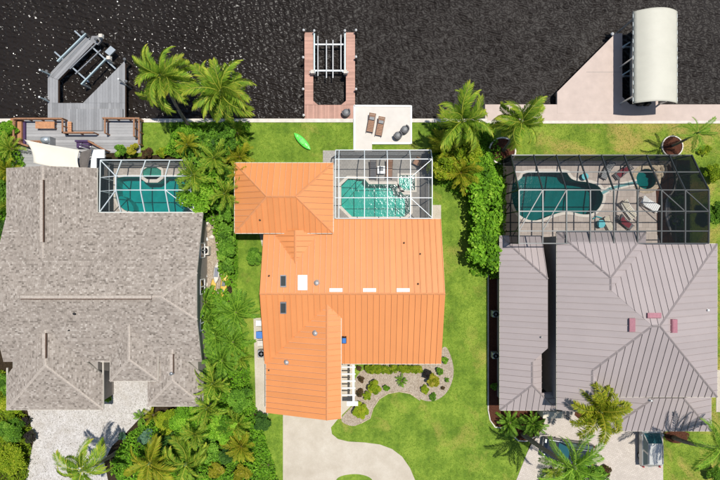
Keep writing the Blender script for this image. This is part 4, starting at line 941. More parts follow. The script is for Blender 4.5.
# ------------------------------------------------------------------ outdoor furniture
def lounger(label, px, z, rz, frame, pad, group=None, towel=None, length=1.9, w=.62):
    p = P(*px, z); t = thing('sun_lounger', label, 'lounger', (p.x, p.y, z), rz, group); L = length / 2
    for s_ in (-1, 1): ob('side_rail', MB().beam((-L, s_ * w / 2, .30), (L * .3, s_ * w / 2, .30), .05, .07), frame, t, local=True)
    for x in (-L + .15, L * .25, L - .15):
        for s_ in (-1, 1): ob('leg', MB().beam((x, s_ * w / 2, 0), (x, s_ * w / 2, .3), .05, .05), frame, t, local=True)
    for k in range(7):
        x = -L + .1 + k * (L * 1.3 - .1) / 7 + .07; ob('slat', MB().box((x, 0, .335), ((L * 1.3 - .1) / 7 - .025, w - .04, .04)), pad, t, local=True)
    bk = MB(); a, b = V((L * .3, 0, .34)), V((L, 0, .62)); d = (b - a); br_ = MB()
    for s_ in (-1, 1): br_.beam(a + V((0, s_ * w / 2, 0)), b + V((0, s_ * w / 2, 0)), .05, .05)
    bo = ob('backrest', br_, frame, t, local=True)
    for k in range(5):
        c0 = a + d * (k / 5 + .02); c1 = a + d * ((k + 1) / 5 - .02); mb = MB(); mb.beam(c0 + V((0, 0, .03)), c1 + V((0, 0, .03)), w - .04, .035); ob('slat', mb, pad, bo, local=True)
    if towel:
        mb = MB(); mb.box((-.15, .04, .375), (.9, w * .8, .03), .12); mb.beam(a + V((0, 0, .07)), a + d * .5 + V((0, 0, .07)), w * .7, .03); ob('towel', mb, towel, t, local=True)
    return t
g1 = None
lounger('brown slatted sun lounger on the white patio, nearer the pink dock', (371, 124), .10, R(80), 'wood_dark', 'wood_brown'); lounger('brown slatted sun lounger on the white patio, nearer the round chairs', (380, 127.5), .10, R(79), 'wood_dark', 'wood_brown')
for nm, k in (('sun_lounger', 1), ('sun_lounger.001', 2)):
    t = bpy.data.objects[nm]; mb = MB(); mb.box((.45, 0, .48), (.32, .5, .1)); bevel(ob('pillow', mb, 'plastic_grey', t, local=True), .03)
def tub_chair(label, px, z, rz, group=None):
    p = P(*px, z); t = thing('wicker_chair', label, 'chair', (p.x, p.y, z), rz, group); r_o, r_i = .42, .34
    ob('seat', MB().lathe((0, 0, .1), [(.30, 0), (.36, .1), (.36, .28), (.3, .32)], 16), 'wicker', t, True, True)
    mb = MB(); n = 14
    for k in range(n + 1):
        a = R(-125 + 250 * k / n); hh = .62 + .12 * math.cos(a * .7)
        for rr_, z_ in ((r_o, .12), (r_o * 1.04, hh), (r_i, hh), (r_i, .3)): mb.v.append((rr_ * math.cos(a), rr_ * math.sin(a), z_))
    for k in range(n):
        for i in range(4): mb.f.append([k * 4 + i, k * 4 + (i + 1) % 4, k * 4 + 4 + (i + 1) % 4, k * 4 + 4 + i]); mb.t.append(.5)
    ob('backrest', mb, 'wicker', t, True, True)
    cu = ob('cushion', MB().lathe((0, 0, .41), [(.26, 0), (.3, .04), (.26, .09), (.05, .1)], 14), 'plastic_grey', t, True, True)
    for k in range(4): a = R(45 + 90 * k); ob('leg', MB().beam((.26 * math.cos(a), .26 * math.sin(a), 0), (.26 * math.cos(a), .26 * math.sin(a), .12), .05, .05), 'dark', t, local=True)
    return t
tub_chair('grey round tub chair on the white patio, farther from the water', (397.5, 136), .10, R(-60)); tub_chair('grey round tub chair at the right edge of the white patio', (404.5, 130), .10, R(-50)); tub_chair('dark wicker chair on the corner of the pink brown dock', (346.3, 113.3), .05, R(-70))
lounger('dark brown lounger on the deck left of the small white table', (373, 170.5), .06, R(90), 'wood_dark', 'wicker'); lounger('dark brown lounger on the deck right of the small white table', (389, 170), .06, R(88), 'wood_dark', 'wood_brown')
def side_table(label, px, z, r, top, leg, sq=False):
    p = P(*px, z); t = thing('side_table', label, 'table', (p.x, p.y, z))
    ob('table_top', MB().box((0, 0, .45), (r * 2, r * 2, .05)) if sq else MB().lathe((0, 0, .42), [(r * .96, 0), (r, .02), (r, .05), (r * .96, .06)], 20), top, t, local=True)
    for k in range(4): a = R(45 + 90 * k); ob('leg', MB().beam((r * .8 * math.cos(a), r * .8 * math.sin(a), 0), (r * .6 * math.cos(a), r * .6 * math.sin(a), .44), .04, .04), leg, t, local=True)
    return t
side_table('small square white table between the two dark deck loungers', (381, 170.5), .06, .38, 'white', 'white', True)
bx_ = bpy.data.objects['side_table']; bevel(ob('tray', MB().box((0, .1, .52), (.4, .4, .09)), 'plastic_grey', bx_, local=True), .02)
def deck_chair(label, px, z, rz, fr, pad, group=None):
    p = P(*px, z); t = thing('deck_chair', label, 'chair', (p.x, p.y, z), rz, group)
    ob('seat', MB().box((0, 0, .42), (.52, .52, .06)), pad, t, local=True); ob('backrest', MB().beam((-.27, 0, .42), (-.42, 0, .92), .5, .05), pad, t, local=True)
    for s_ in (-1, 1):
        ob('armrest', MB().beam((-.32, s_ * .3, .64), (.25, s_ * .3, .64), .06, .04), fr, t, local=True)
        for x in (-.25, .25): ob('leg', MB().beam((x, s_ * .3, 0), (x, s_ * .28, .64), .04, .04), fr, t, local=True)
deck_chair('brown deck chair in the corner behind the square spa', (416, 163), .06, R(-120), 'wood_dark', 'wood_brown'); deck_chair('dark deck chair near the far right corner of the middle cage', (422, 167), .06, R(200), 'wood_dark', 'wood_dark')
lounger('dark lounger with grey sling standing left of the red towel lounger', (605.5, 171), .06, R(62), 'dark', 'plastic_grey'); lounger('dark lounger with a red towel at the far side of the bronze cage', (621, 172.5), .06, R(38), 'dark', 'wicker', towel='towel_red')
lounger('wide white sun lounger between pool and spa, left one', (627, 210), .06, R(128), 'white', 'cream', w=.75, length=2.1); lounger('wide white sun lounger below the round spa', (648, 204.5), .06, R(150), 'white', 'white', w=.75, length=2.1)
lounger('dark lounger with pale cushion near the taupe roof', (607, 224), .06, R(118), 'dark', 'cream', length=1.6); lounger('dark lounger with red towel near the taupe roof', (623.5, 222.5), .06, R(140), 'dark', 'wicker', towel='towel_red')
side_table('turquoise round table beyond the dark pool', (583, 177), .06, .34, 'turquoise', 'turquoise'); side_table('turquoise round table on the near side of the dark pool', (599, 224), .06, .4, 'turquoise', 'turquoise')
tt = thing('pool_float', 'turquoise foam float leaning by the near turquoise table', 'pool float', P(596, 217)); ob('noodle', MB().tube([(*P(592, 219).xy, .12), (*P(596, 216.5).xy, .14), (*P(601, 218).xy, .12)], .06, 8), 'turquoise', tt, True)
# a barbecue corner in the brown bed
bb = thing('barbecue', 'black barbecue with side shelf in the brown planting bed', 'barbecue', P(671, 222)); c = P(671, 222); ob('kettle', MB().lathe((c.x, c.y, .5), [(.12, 0), (.36, .15), (.4, .3), (.34, .46), (.1, .56)], 16), 'dark', bb, True)
ob('shelf', MB().box((c.x + .6, c.y, .75), (.6, .5, .04)), 'grey_metal', bb)
for k in range(3): a = R(120 * k + 30); ob('leg', MB().beam((c.x + .35 * math.cos(a), c.y + .35 * math.sin(a), .07), (c.x + .12 * math.cos(a), c.y + .12 * math.sin(a), .6), .04, .04), 'dark', bb)
ob('leg', MB().beam((c.x + .85, c.y, .07), (c.x + .85, c.y, .75), .04, .04), 'dark', bb)
# kayak on the lawn and boards beside the hedge
def kayak(name, label, a, b, w, h, mat, z=.02, deck='dark', cat='kayak', board=False):
    p, q = P(*a), P(*b); L = (q - p).length; c = (p + q) / 2; t = thing(name, label, cat, (c.x, c.y, z), math.atan2(q.y - p.y, q.x - p.x)); n = 16; mb = MB(); rings = []
    for k in range(n + 1):
        s_ = k / n * 2 - 1; ww = w / 2 * max(.02, (1 - abs(s_) ** 2.4)) ** .8; zz = h * (.08 * s_ * s_ * (0 if board else 3)); hh = h * (1 if board else .55 + .45 * (1 - s_ * s_))
        rings += [(s_ * L / 2, -ww, zz + hh * .55), (s_ * L / 2, -ww * .6, zz + .0), (s_ * L / 2, ww * .6, zz), (s_ * L / 2, ww, zz + hh * .55), (s_ * L / 2, ww * .7, zz + hh * .92), (s_ * L / 2, 0, zz + hh), (s_ * L / 2, -ww * .7, zz + hh * .92)]
    mb.add(rings, [[k * 7 + i, k * 7 + (i + 1) % 7, k * 7 + 7 + (i + 1) % 7, k * 7 + 7 + i] for k in range(n) for i in range(7)]); ob('hull' if not board else 'board', mb, mat, t, True, True)
    if board:
        ob('deck_pad', MB().box((-.05, 0, h + .005), (L * .45, w * .62, .02)), deck, t, local=True); ob('fin', MB().box((-L * .42, 0, h * .2), (.2, .02, .2)), 'dark', t, local=True)
    else:
        ob('seat', MB().box((.05, 0, h * 1.0), (.45, w * .5, .05)), deck, t, local=True); ob('seat_back', MB().box((.3, 0, h * 1.15), (.06, w * .5, .2)), deck, t, local=True)
        for x in (-.75, .8): ob('hatch', MB().lathe((x, 0, h * .85), [(.13, 0), (.13, .03), (.02, .04)], 12), deck, t, local=True)
kayak('kayak', 'bright lime green sit on top kayak lying on the lawn', (294.5, 133.5), (310.5, 150), .72, .3, 'kayak_green', deck='kayak_green')
k_ = bpy.data.objects['kayak']; ob('cockpit', MB().lathe((-.1, 0, .24), [(.2, 0), (.22, .05), (.15, .055)], 14), 'plastic_grey', k_, local=True)
kayak('paddle_board', 'grey topped paddle board lying beside the hedge', (218.5, 262), (216.5, 283), .66, .12, 'seawall', deck='board_grey', cat='paddle board', board=True, z=.3)
kayak('kayak', 'yellow kayak lying next to the grey paddle board', (227, 268), (222.5, 297), .7, .28, 'board_yellow', deck='plastic_grey', z=.05)
kayak('surfboard', 'orange yellow surfboard on the path behind the grey paddle board', (215, 277), (213, 296), .55, .1, 'board_yellow', deck='board_yellow', cat='surfboard', board=True, z=.2)
def ac_unit(label, px, s=.8, z=.02, mat='grey_metal'):
    p = P(*px, z); t = thing('air_conditioner', label, 'air conditioner', (p.x, p.y, z)); bevel(ob('cabinet', MB().box((0, 0, .42), (s, s, .84)), mat, t, local=True), .03)
    ob('fan_grille', MB().lathe((0, 0, .84), [(s * .42, 0), (s * .42, .04), (s * .36, .04), (s * .36, .0)], 18), 'dark', t, local=True); ob('fan_hub', MB().lathe((0, 0, .84), [(.1, 0), (.1, .05), (.02, .06)], 10), 'plastic_grey', t, local=True)
    for k in range(4): ob('blade', MB().box((.2 * math.cos(R(90 * k)), .2 * math.sin(R(90 * k)), .85), (.28, .1, .015), R(90 * k)), 'dark', t, local=True)
ac_unit('pale grey air conditioner with round fan beside the shingled house', (207, 250.5), .85, .02, 'seawall'); ac_unit('small grey air conditioner in the strip beside the taupe roof', (493.5, 354), .6, .02, 'aluminium'); ac_unit('second grey air conditioner further up the strip beside the taupe roof', (493.5, 313), .6, .02, 'aluminium'); ac_unit('air conditioner at the edge of the orange roof', (263, 352), .7, .03)
def bin_(label, px, mat, s=.55, h=1.0):
    p = P(*px); t = thing('storage_bin', label, 'bin', (p.x, p.y, .02)); bevel(ob('body', MB().box((0, 0, h / 2), (s * .9, s * .9, h), 0, 1.1), mat, t, local=True), .02); bevel(ob('lid', MB().box((0, 0, h + .04), (s * 1.1, s * 1.1, .08)), mat, t, local=True), .02); ob('handle', MB().beam((-s * .4, -s * .6, h), (s * .4, -s * .6, h), .04, .04), 'dark', t, local=True)
bin_('bright blue storage bin on the concrete path', (261, 333.5), 'blue_box', .6, .7); bin_('small white bin above the blue bin on the path', (260, 322), 'white', .5, .6); bin_('pale bin below the blue bin on the path', (261.5, 342), 'seawall', .5, .6)
for i, (x, y, s, mt, lb) in enumerate([(207, 222, .3, 'coping', 'pale rock by the corner of the shingled roof'), (209, 229, .35, 'stone', 'tan rock in the side yard by the shingled house'), (212, 237, .28, 'coping', 'small pale rock in the middle of the side yard'), (206, 240, .3, 'white', 'whitish rock just behind the pale air conditioner'), (203, 268, .34, 'seawall', 'grey rock against the dark wall below the air conditioner'), (205, 276, .3, 'white', 'whitish rock against the dark wall level with the paddle board'), (206, 285, .3, 'coping', 'lowest pale rock beside the orange surfboard')]):
    p = P(x, y); p.z = .12; rock(lb, p, s, 40 + i, mt, 'rocks in the side yard')
# ------------------------------------------------------------------ plants
def leaf_mesh(name, pos, nrm, size, aspect, tint, mat, fold=.25, az=None):
    """kite shaped folded leaves: pos (n,3), nrm (n,3), size (n,)"""
    n = len(pos); nrm = nrm / (np.linalg.norm(nrm, axis=1, keepdims=True) + 1e-9)
    d = rng.normal(size=(n, 3)) if az is None else az
    d = d - nrm * np.sum(d * nrm, axis=1, keepdims=True); d /= np.linalg.norm(d, axis=1, keepdims=True) + 1e-9
    s_ = np.cross(nrm, d); L = size[:, None]; wv = L * aspect
    base = pos - d * L * .5; tip = pos + d * L * .5 - nrm * L * .12; mid = pos - d * L * .02
    l_ = mid + s_ * wv * .5 + nrm * wv * fold; r_ = mid - s_ * wv * .5 + nrm * wv * fold
    v = np.stack([base, r_, tip, base, tip, l_], 1).reshape(-1, 3); f = np.arange(n * 6).reshape(-1, 3)
    return mesh_np(name, v, f, np.repeat(tint, 2), mat)
def lumps_points(lumps, n, top=.25, shell=.55):
    L = np.array(lumps, float); wgt = L[:, 3] ** 2; idx = rng.choice(len(L), n, p=wgt / wgt.sum())
    d = rng.normal(size=(n, 3)); d[:, 2] = np.abs(d[:, 2]) * .9 + rng.normal(size=n) * .35 + top; d /= np.linalg.norm(d, axis=1, keepdims=True)
    rad = L[idx, 3] * (shell + (1 - shell) * rng.random(n) ** .6)
    pos = L[idx, :3] + d * rad[:, None] * np.array([1, 1, .85]); return pos, d, idx, rad / L[idx, 3]
def shrub(name, label, px, rpx, h, mat, leaf=.16, cat='shrub', dens=1.0, nl=None, aspect=.55, shape=None, group=None, tone=0.0, stem=True, flat=.7, topiary=False):
    zc = h * .55; c = P(*px, zc); r = rpx * .1 * (1 - zc / CAM_H); t = thing(name, label, cat, (c.x, c.y, 0), group=group); lumps = []
    if topiary: lumps = [(0, 0, h * .5, r)]
    elif shape is None:
        nl = nl or max(6, int(9 + r * 7))
        for k in range(nl):
            a = 2.4 * k + random.uniform(-.4, .4); q = r * .72 * math.sqrt((k + .3) / nl); lr = r * random.uniform(.20, .44)
            lumps.append((q * math.cos(a), q * math.sin(a), max(lr * .6, h - lr * .8 - random.uniform(0, .35) * h - .25 * h * (q / r) ** 2), lr))
    else:
        for k in range(nl):
            u = random.random(); v = random.random(); hw, hl = shape; lr = min(hw, hl) * random.uniform(.38, .55)
            lumps.append(((2 * u - 1) * max(.05, hw - lr * .7), (2 * v - 1) * max(.05, hl - lr * .7), h - lr * .8 - random.uniform(0, .25) * h, lr))
    area = math.pi * r * r if shape is None else 4 * shape[0] * shape[1]
    n = int(min(14000, max(160, dens * 4.2 * area / (leaf * leaf * aspect * .5)))) ; 
    pos, d, idx, rr_ = lumps_points(lumps, n, .3, .8 if topiary else .5)
    pos[:, 2] = np.maximum(pos[:, 2], .06)
    nr = d * .55 + np.array([0, 0, .75]) + rng.normal(size=(n, 3)) * .5
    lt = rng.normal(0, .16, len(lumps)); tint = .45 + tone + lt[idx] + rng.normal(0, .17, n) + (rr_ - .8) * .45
    me = leaf_mesh('foliage', pos, nr, leaf * 1.25 * (.6 + .75 * rng.random(n)), aspect, tint, mat)
    fo = link('foliage', me, t); fo['kind'] = 'stuff'
    if stem:
        mb = MB(); hs = h * .6
        for k in range(4 if cat != 'tree' else 6):
            a = 1.57 * k + random.random(); q = r * .35; mb.tube([(0.05 * math.cos(a), .05 * math.sin(a), -.02), (q * .4 * math.cos(a), q * .4 * math.sin(a), hs * .5), (q * math.cos(a), q * math.sin(a), hs)], [.05 + .02 * h, .03 + .012 * h, .015], 6)
        ob('stems' if cat != 'tree' else 'trunk', mb, 'trunk_dark', t, True, True)
    return t
# fronds: a curved midrib with two rows of leaflets
FR = {}
def frond_mesh(key, L, Wd, n, lift, droop, curl, hang, lw, mat, fwd=.75, seed=0, taper=.55, yel=.0, plume=0.0):
    r = np.random.default_rng(seed); m_ = 14; pts = [np.zeros(3)]; T = []
    for k in range(m_):
        s_ = (k + .5) / m_; el = lift - droop * s_ ** 1.4; yw = curl * s_ ** 1.6; d = np.array([math.cos(el) * math.cos(yw), math.cos(el) * math.sin(yw), math.sin(el)]); T.append(d); pts.append(pts[-1] + d * L / m_)
    pts = np.array(pts); V_ = []; F_ = []; tn = []
    def rib(w0):
        for k in range(m_):
            a, b = pts[k], pts[k + 1]; d = T[k]; s_ = np.cross(d, [0, 0, 1]); s_ /= np.linalg.norm(s_) + 1e-9; u = np.cross(s_, d)
            wa = w0 * (1 - .8 * k / m_); wb = w0 * (1 - .8 * (k + 1) / m_); o = len(V_)
            V_.extend([a + s_ * wa, a + u * wa, a - s_ * wa, b + s_ * wb, b + u * wb, b - s_ * wb])
            for f in ((o, o + 1, o + 4), (o, o + 4, o + 3), (o + 1, o + 2, o + 5), (o + 1, o + 5, o + 4)): F_.append(f); tn.append(.78)
    rib(.028 + .006 * L)
    for i in range(n):
        s_ = .10 + .89 * (i + .5) / n; k = min(m_ - 1, int(s_ * m_)); fr_ = s_ * m_ - k; p = pts[k] * (1 - fr_) + pts[k + 1] * fr_; d = T[k]
        side = np.cross(d, [0, 0, 1]); side /= np.linalg.norm(side) + 1e-9; up = np.cross(side, d)
        ln = Wd * max(.18, math.sin(math.pi * (.16 + .78 * s_)) ** taper) * r.uniform(.85, 1.1)
        for sg in (-1, 1):
            ph = fwd + r.normal(0, .09) + .25 * s_; hg = hang * r.uniform(.7, 1.3)
            dr = side * sg * math.cos(ph) + d * math.sin(ph); dr = dr + up * (.16 + plume * r.uniform(-.9, 1.3)); dr /= np.linalg.norm(dr)
            mid = p + dr * ln * .5; tip = p + dr * ln * .93 - np.array([0, 0, 1]) * ln * hg; mid = mid - np.array([0, 0, 1]) * ln * hg * .22
            wv = d * lw * .5 + up * lw * .12
            o = len(V_); V_.extend([p, mid + wv, mid - wv, tip])
            tt_ = .36 + r.normal(0, .2) + yel * s_ ** 2 * .6
            F_.extend([(o, o + 2, o + 1), (o + 1, o + 2, o + 3)]); tn.extend([tt_, tt_ + .08])
    FR.setdefault(key, []).append(mesh_np('frond', np.array(V_), np.array(F_), np.array(tn), mat))
for sd_ in range(7):
    R_ = random.Random(sd_); cu = R_.uniform(-.75, .75)
    frond_mesh('coco', 3.1, .82, 66, .5, 1.35 + R_.uniform(-.4, .5), cu * 1.6, .46, .105, 'palm', .66, sd_, .5, .5)
    frond_mesh('cocoy', 3.1, .82, 66, .5, 1.3 + R_.uniform(-.4, .5), cu * 1.5, .44, .105, 'palm_yellow', .66, sd_ + 9, .5, .4)
    frond_mesh('fox', 2.3, .58, 120, .55, 1.2 + R_.uniform(-.2, .3), cu * .8, .25, .07, 'palm_yellow', .40, sd_ + 20, .35, .15, .8)
    frond_mesh('areca', 1.9, .5, 30, .95, 1.5 + R_.uniform(-.3, .3), cu * .5, .25, .075, 'palm', .7, sd_ + 30, .6, .3)
    frond_mesh('arecay', 1.9, .5, 30, .95, 1.5 + R_.uniform(-.3, .3), cu * .5, .25, .08, 'palm_yellow', .7, sd_ + 40, .6, .3)
    frond_mesh('cycad', 1.7, .30, 44, .55, 1.0 + R_.uniform(-.2, .2), cu * .25, .12, .07, 'palm_dark', .55, sd_ + 50, .4, .1)
    frond_mesh('thin', 2.8, .55, 46, .5, 1.3 + R_.uniform(-.3, .3), cu * .7, .22, .075, 'palm_dark', .75, sd_ + 60, .5, .3)
    frond_mesh('broad', 1.5, .42, 16, .8, 1.3 + R_.uniform(-.2, .2), cu * .4, .2, .16, 'palm_dark', .6, sd_ + 70, .5, .2)
def crown(t, at_, key, n, scale, e0, e1, rnd, name='frond', spread=0.0, roll=.45):
    """fronds from steep young ones to hanging old ones; pitch is added to the frond's own lift"""
    for k in range(n):
        u = (k + .5) / n; o = link(name, FR[key][rnd.randrange(len(FR[key]))], t); az = 2.39996 * k + rnd.uniform(-.25, .25)
        o.location = (at_[0] + spread * math.cos(az) * math.sqrt(u), at_[1] + spread * math.sin(az) * math.sqrt(u), at_[2] - .12 * u)
        o.rotation_euler = (rnd.uniform(-roll, roll), -(e0 + (e1 - e0) * u + rnd.uniform(-.12, .12)), az); s_ = scale * rnd.uniform(.74, 1.12); o.scale = (s_, s_, s_)
def palm(label, base, top, h, key, n, scale, e0=.75, e1=-.55, tr=.15, cat='palm tree', seed=0, nuts=False, bulge=.04, group=None, zb=0.0):
    rnd = random.Random(seed + 100); b = P(*base, zb); c = P(*top, h); t = thing('palm_tree', label, cat, (b.x, b.y, zb), group=group); d = c - b; m_ = 12; pts = []; rad = []
    for k in range(m_ + 1):
        u = k / m_; q = V((d.x * u ** 1.35, d.y * u ** 1.35, d.z * u)); pts.append(q); rad.append(tr * (1.25 - .5 * u + (.25 if k == 0 else 0)) * (1.06 if k % 2 else .96))
    ob('trunk', MB().tube(pts, rad, 9), 'trunk', t, True, True)
    ob('crownshaft', MB().lathe((d.x, d.y, d.z - .35), [(tr * .8, 0), (tr * 1.15, .2), (tr * .7, .6), (.03, .8)], 9), 'crownshaft', t, True, True)
    crown(t, (d.x, d.y, d.z), key, n, scale, e0, e1, rnd, roll=.95)
    if nuts:
        for k in range(6):
            a = k * 1.05; mb = MB().lathe((d.x + .26 * math.cos(a), d.y + .26 * math.sin(a), d.z - .45), [(.02, 0), (.1, .06), (.13, .14), (.1, .24), (.02, .3)], 8); ob('coconut', mb, 'crownshaft', t, True, True)
    return t
plain('crownshaft', (.14, .20, .05), .6, var=.2)
def tuft(name, label, px, h, key, n, scale, e0=.5, e1=-.35, seed=0, cat='plant', spread=.12, group=None, zb=0.0):
    rnd = random.Random(seed + 300); c = P(*px, h * .6); t = thing(name, label, cat, (c.x, c.y, zb), group=group)
    ob('stem', MB().tube([(0, 0, -.02), (0, 0, h * .35), (.02, .02, h * .45)], [.16, .12, .08], 8), 'trunk_dark', t, True, True)
    crown(t, (0, 0, h * .42), key, n, scale, e0, e1, rnd, 'frond', spread); return t
# --- tall palms
palm('wind blown coconut palm leaning out over the canal beside the grey dock', (190, 127), (161, 76), 6.2, 'coco', 23, 1.06, .9, -.8, seed=1, nuts=True)
palm('coconut palm at the sea wall to the right of the leaning one', (232, 128), (221, 92), 6.0, 'coco', 24, 1.1, .9, -.75, seed=2, nuts=True)
palm('coconut palm behind the lime shrubs right of the white patio', (458, 140), (462, 121), 5.2, 'coco', 19, 1.04, .9, -.4, seed=3)
palm('leaning palm in the round brick planter by the bronze cage', (503, 151), (521, 122), 5.2, 'coco', 22, .92, .8, -.6, seed=4, nuts=True)
palm('slender small palm in the round planter on the dry lawn', (671.5, 146), (697, 133), 4.0, 'thin', 11, .72, .5, -.35, .11, seed=5)
palm('thick yellow green foxtail palm in front of the taupe roof', (580, 404), (600, 411), 6.2, 'fox', 15, 1.2, .5, -.5, .14, seed=6)
palm('tall palm with grey trunk whose crown hangs over the dark car', (523, 434), (574, 467), 8.6, 'thin', 22, 1.12, .6, -.6, .2, seed=7)
palm('tall thin leaved palm at the right edge beside the silver car', (673, 437), (721, 448), 7.6, 'thin', 22, 1.15, .5, -.6, .17, seed=8)
palm('leaning palm over the pale gravel drive at lower left', (117, 452), (82, 470), 6.8, 'coco', 15, .9, .5, -.7, seed=9)
palm('yellowish palm at the bottom edge right of the gravel drive', (158, 457), (150, 463), 3.8, 'cocoy', 14, .95, .5, -.5, seed=10)
palm('green palm at the bottom edge among the lower shrubs', (192, 455), (186, 464), 3.8, 'coco', 14, .92, .5, -.5, seed=11)
palm('dark centred palm beside the shingled eave at the lower garden', (216, 380), (213, 383), 3.6, 'areca', 15, 1.1, .5, -.4, .11, seed=12)
palm('second dark centred palm below the first in the lower garden', (212, 402), (207, 408), 3.4, 'areca', 14, 1.05, .5, -.4, .11, seed=13)
for i, (b_, t_, h_, k_, sc, lb) in enumerate([((214, 160), (214, 158), 4.7, 'areca', 1.0, 'areca palm poking out of the leafy tree left of the orange hip roof'), ((196, 176), (194, 175), 4.6, 'areca', 1.05, 'areca palm above the tree at the end of the left pool cage'), ((190, 146), (188, 145), 4.2, 'arecay', .85, 'yellowish areca palm at the lawn end of the tree belt'), ((226, 192), (225, 194), 4.0, 'areca', .95, 'areca palm at the lower end of the tree belt by the hip roof'), ((240, 170), (239, 172), 3.6, 'arecay', .7, 'slim yellowish areca palm touching the hip roof edge'), ((196, 432), (195, 434), 3.2, 'areca', .95, 'areca palm in the middle of the lower garden')]):
    palm(lb, b_, t_, h_, k_, 16, sc, .6, -.4, .07, seed=40 + i)
# --- frond plants
for i, a in enumerate([((235, 313), 1.9, 'cycad', 30, 1.3, 'large dark sago like palm with stiff radiating fronds beside the lawn strip'), ((204, 303), 2.4, 'broad', 14, 1.25, 'broad leaved green plant overlapping the shingled eave'), ((206, 321), 2.2, 'broad', 14, 1.2, 'second broad leaved plant below the first along the eave'),
     ((214, 338), 2.0, 'cycad', 22, 1.05, 'dark frond plant between the sago palm and the eave'), ((232, 343), 1.9, 'cycad', 24, 1.15, 'stiff frond plant below the large sago palm'), ((221, 362), 2.2, 'cycad', 26, 1.2, 'bright radiating frond plant right of the lower eave'), ((240, 358), 1.6, 'areca', 14, .7, 'feathery frond plant at the edge of the lawn strip'),
     ((511, 424), 1.5, 'cycad', 24, .85, 'left cycad in the mulch bed below the taupe west wing'), ((534, 425), 1.5, 'cycad', 24, .85, 'right cycad in the mulch bed beside the beige entry wall'),
     ((240, 448), 2.4, 'arecay', 20, 1.05, 'yellowish areca palm clump near the left edge of the concrete drive'), ((236, 425), 2.2, 'areca', 16, .9, 'green areca clump left of the clipped round shrub'), ((238, 156), 3.0, 'arecay', 18, .95, 'yellow green areca clump at the corner of the orange hip roof'), ((236, 132), 2.4, 'areca', 14, .8, 'dark areca clump at the sea wall left of the lawn'),
     ((8, 148), 2.2, 'areca', 18, .9, 'frond plant at the left edge beside the terrace'), ((6, 170), 2.4, 'arecay', 16, .95, 'yellow green frond plant at the left edge by the cream sail'), ((140, 418), .9, 'broad', 12, .5, 'small spiky rosette at the end of the gravel drive'), ((152, 416), 1.0, 'arecay', 12, .55, 'small yellowish palm beside the spiky rosette'),
     ((402, 381.5), .8, 'broad', 14, .42, 'dark star shaped plant in the middle of the gravel bed'), ((446, 148), 3.2, 'arecay', 24, 1.15, 'yellow leaved clump at the left of the lime shrub cluster'), ((462, 172), 3.2, 'arecay', 24, 1.2, 'arching yellow green clump beside the tall hedge'), ((268, 466), .8, 'broad', 12, .4, 'small rosette plant beside the concrete drive edge'),
     ((555, 474), 1.8, 'areca', 14, .8, 'frond plant at the bottom edge below the dark car'), ((3, 205), 2.2, 'areca', 14, .8, 'feathery plant at the left edge against the shingled wing')]):
    tuft('frond_plant', a[5], a[0], a[1], a[2], a[3], a[4], .55, -.4, seed=i, cat='plant')
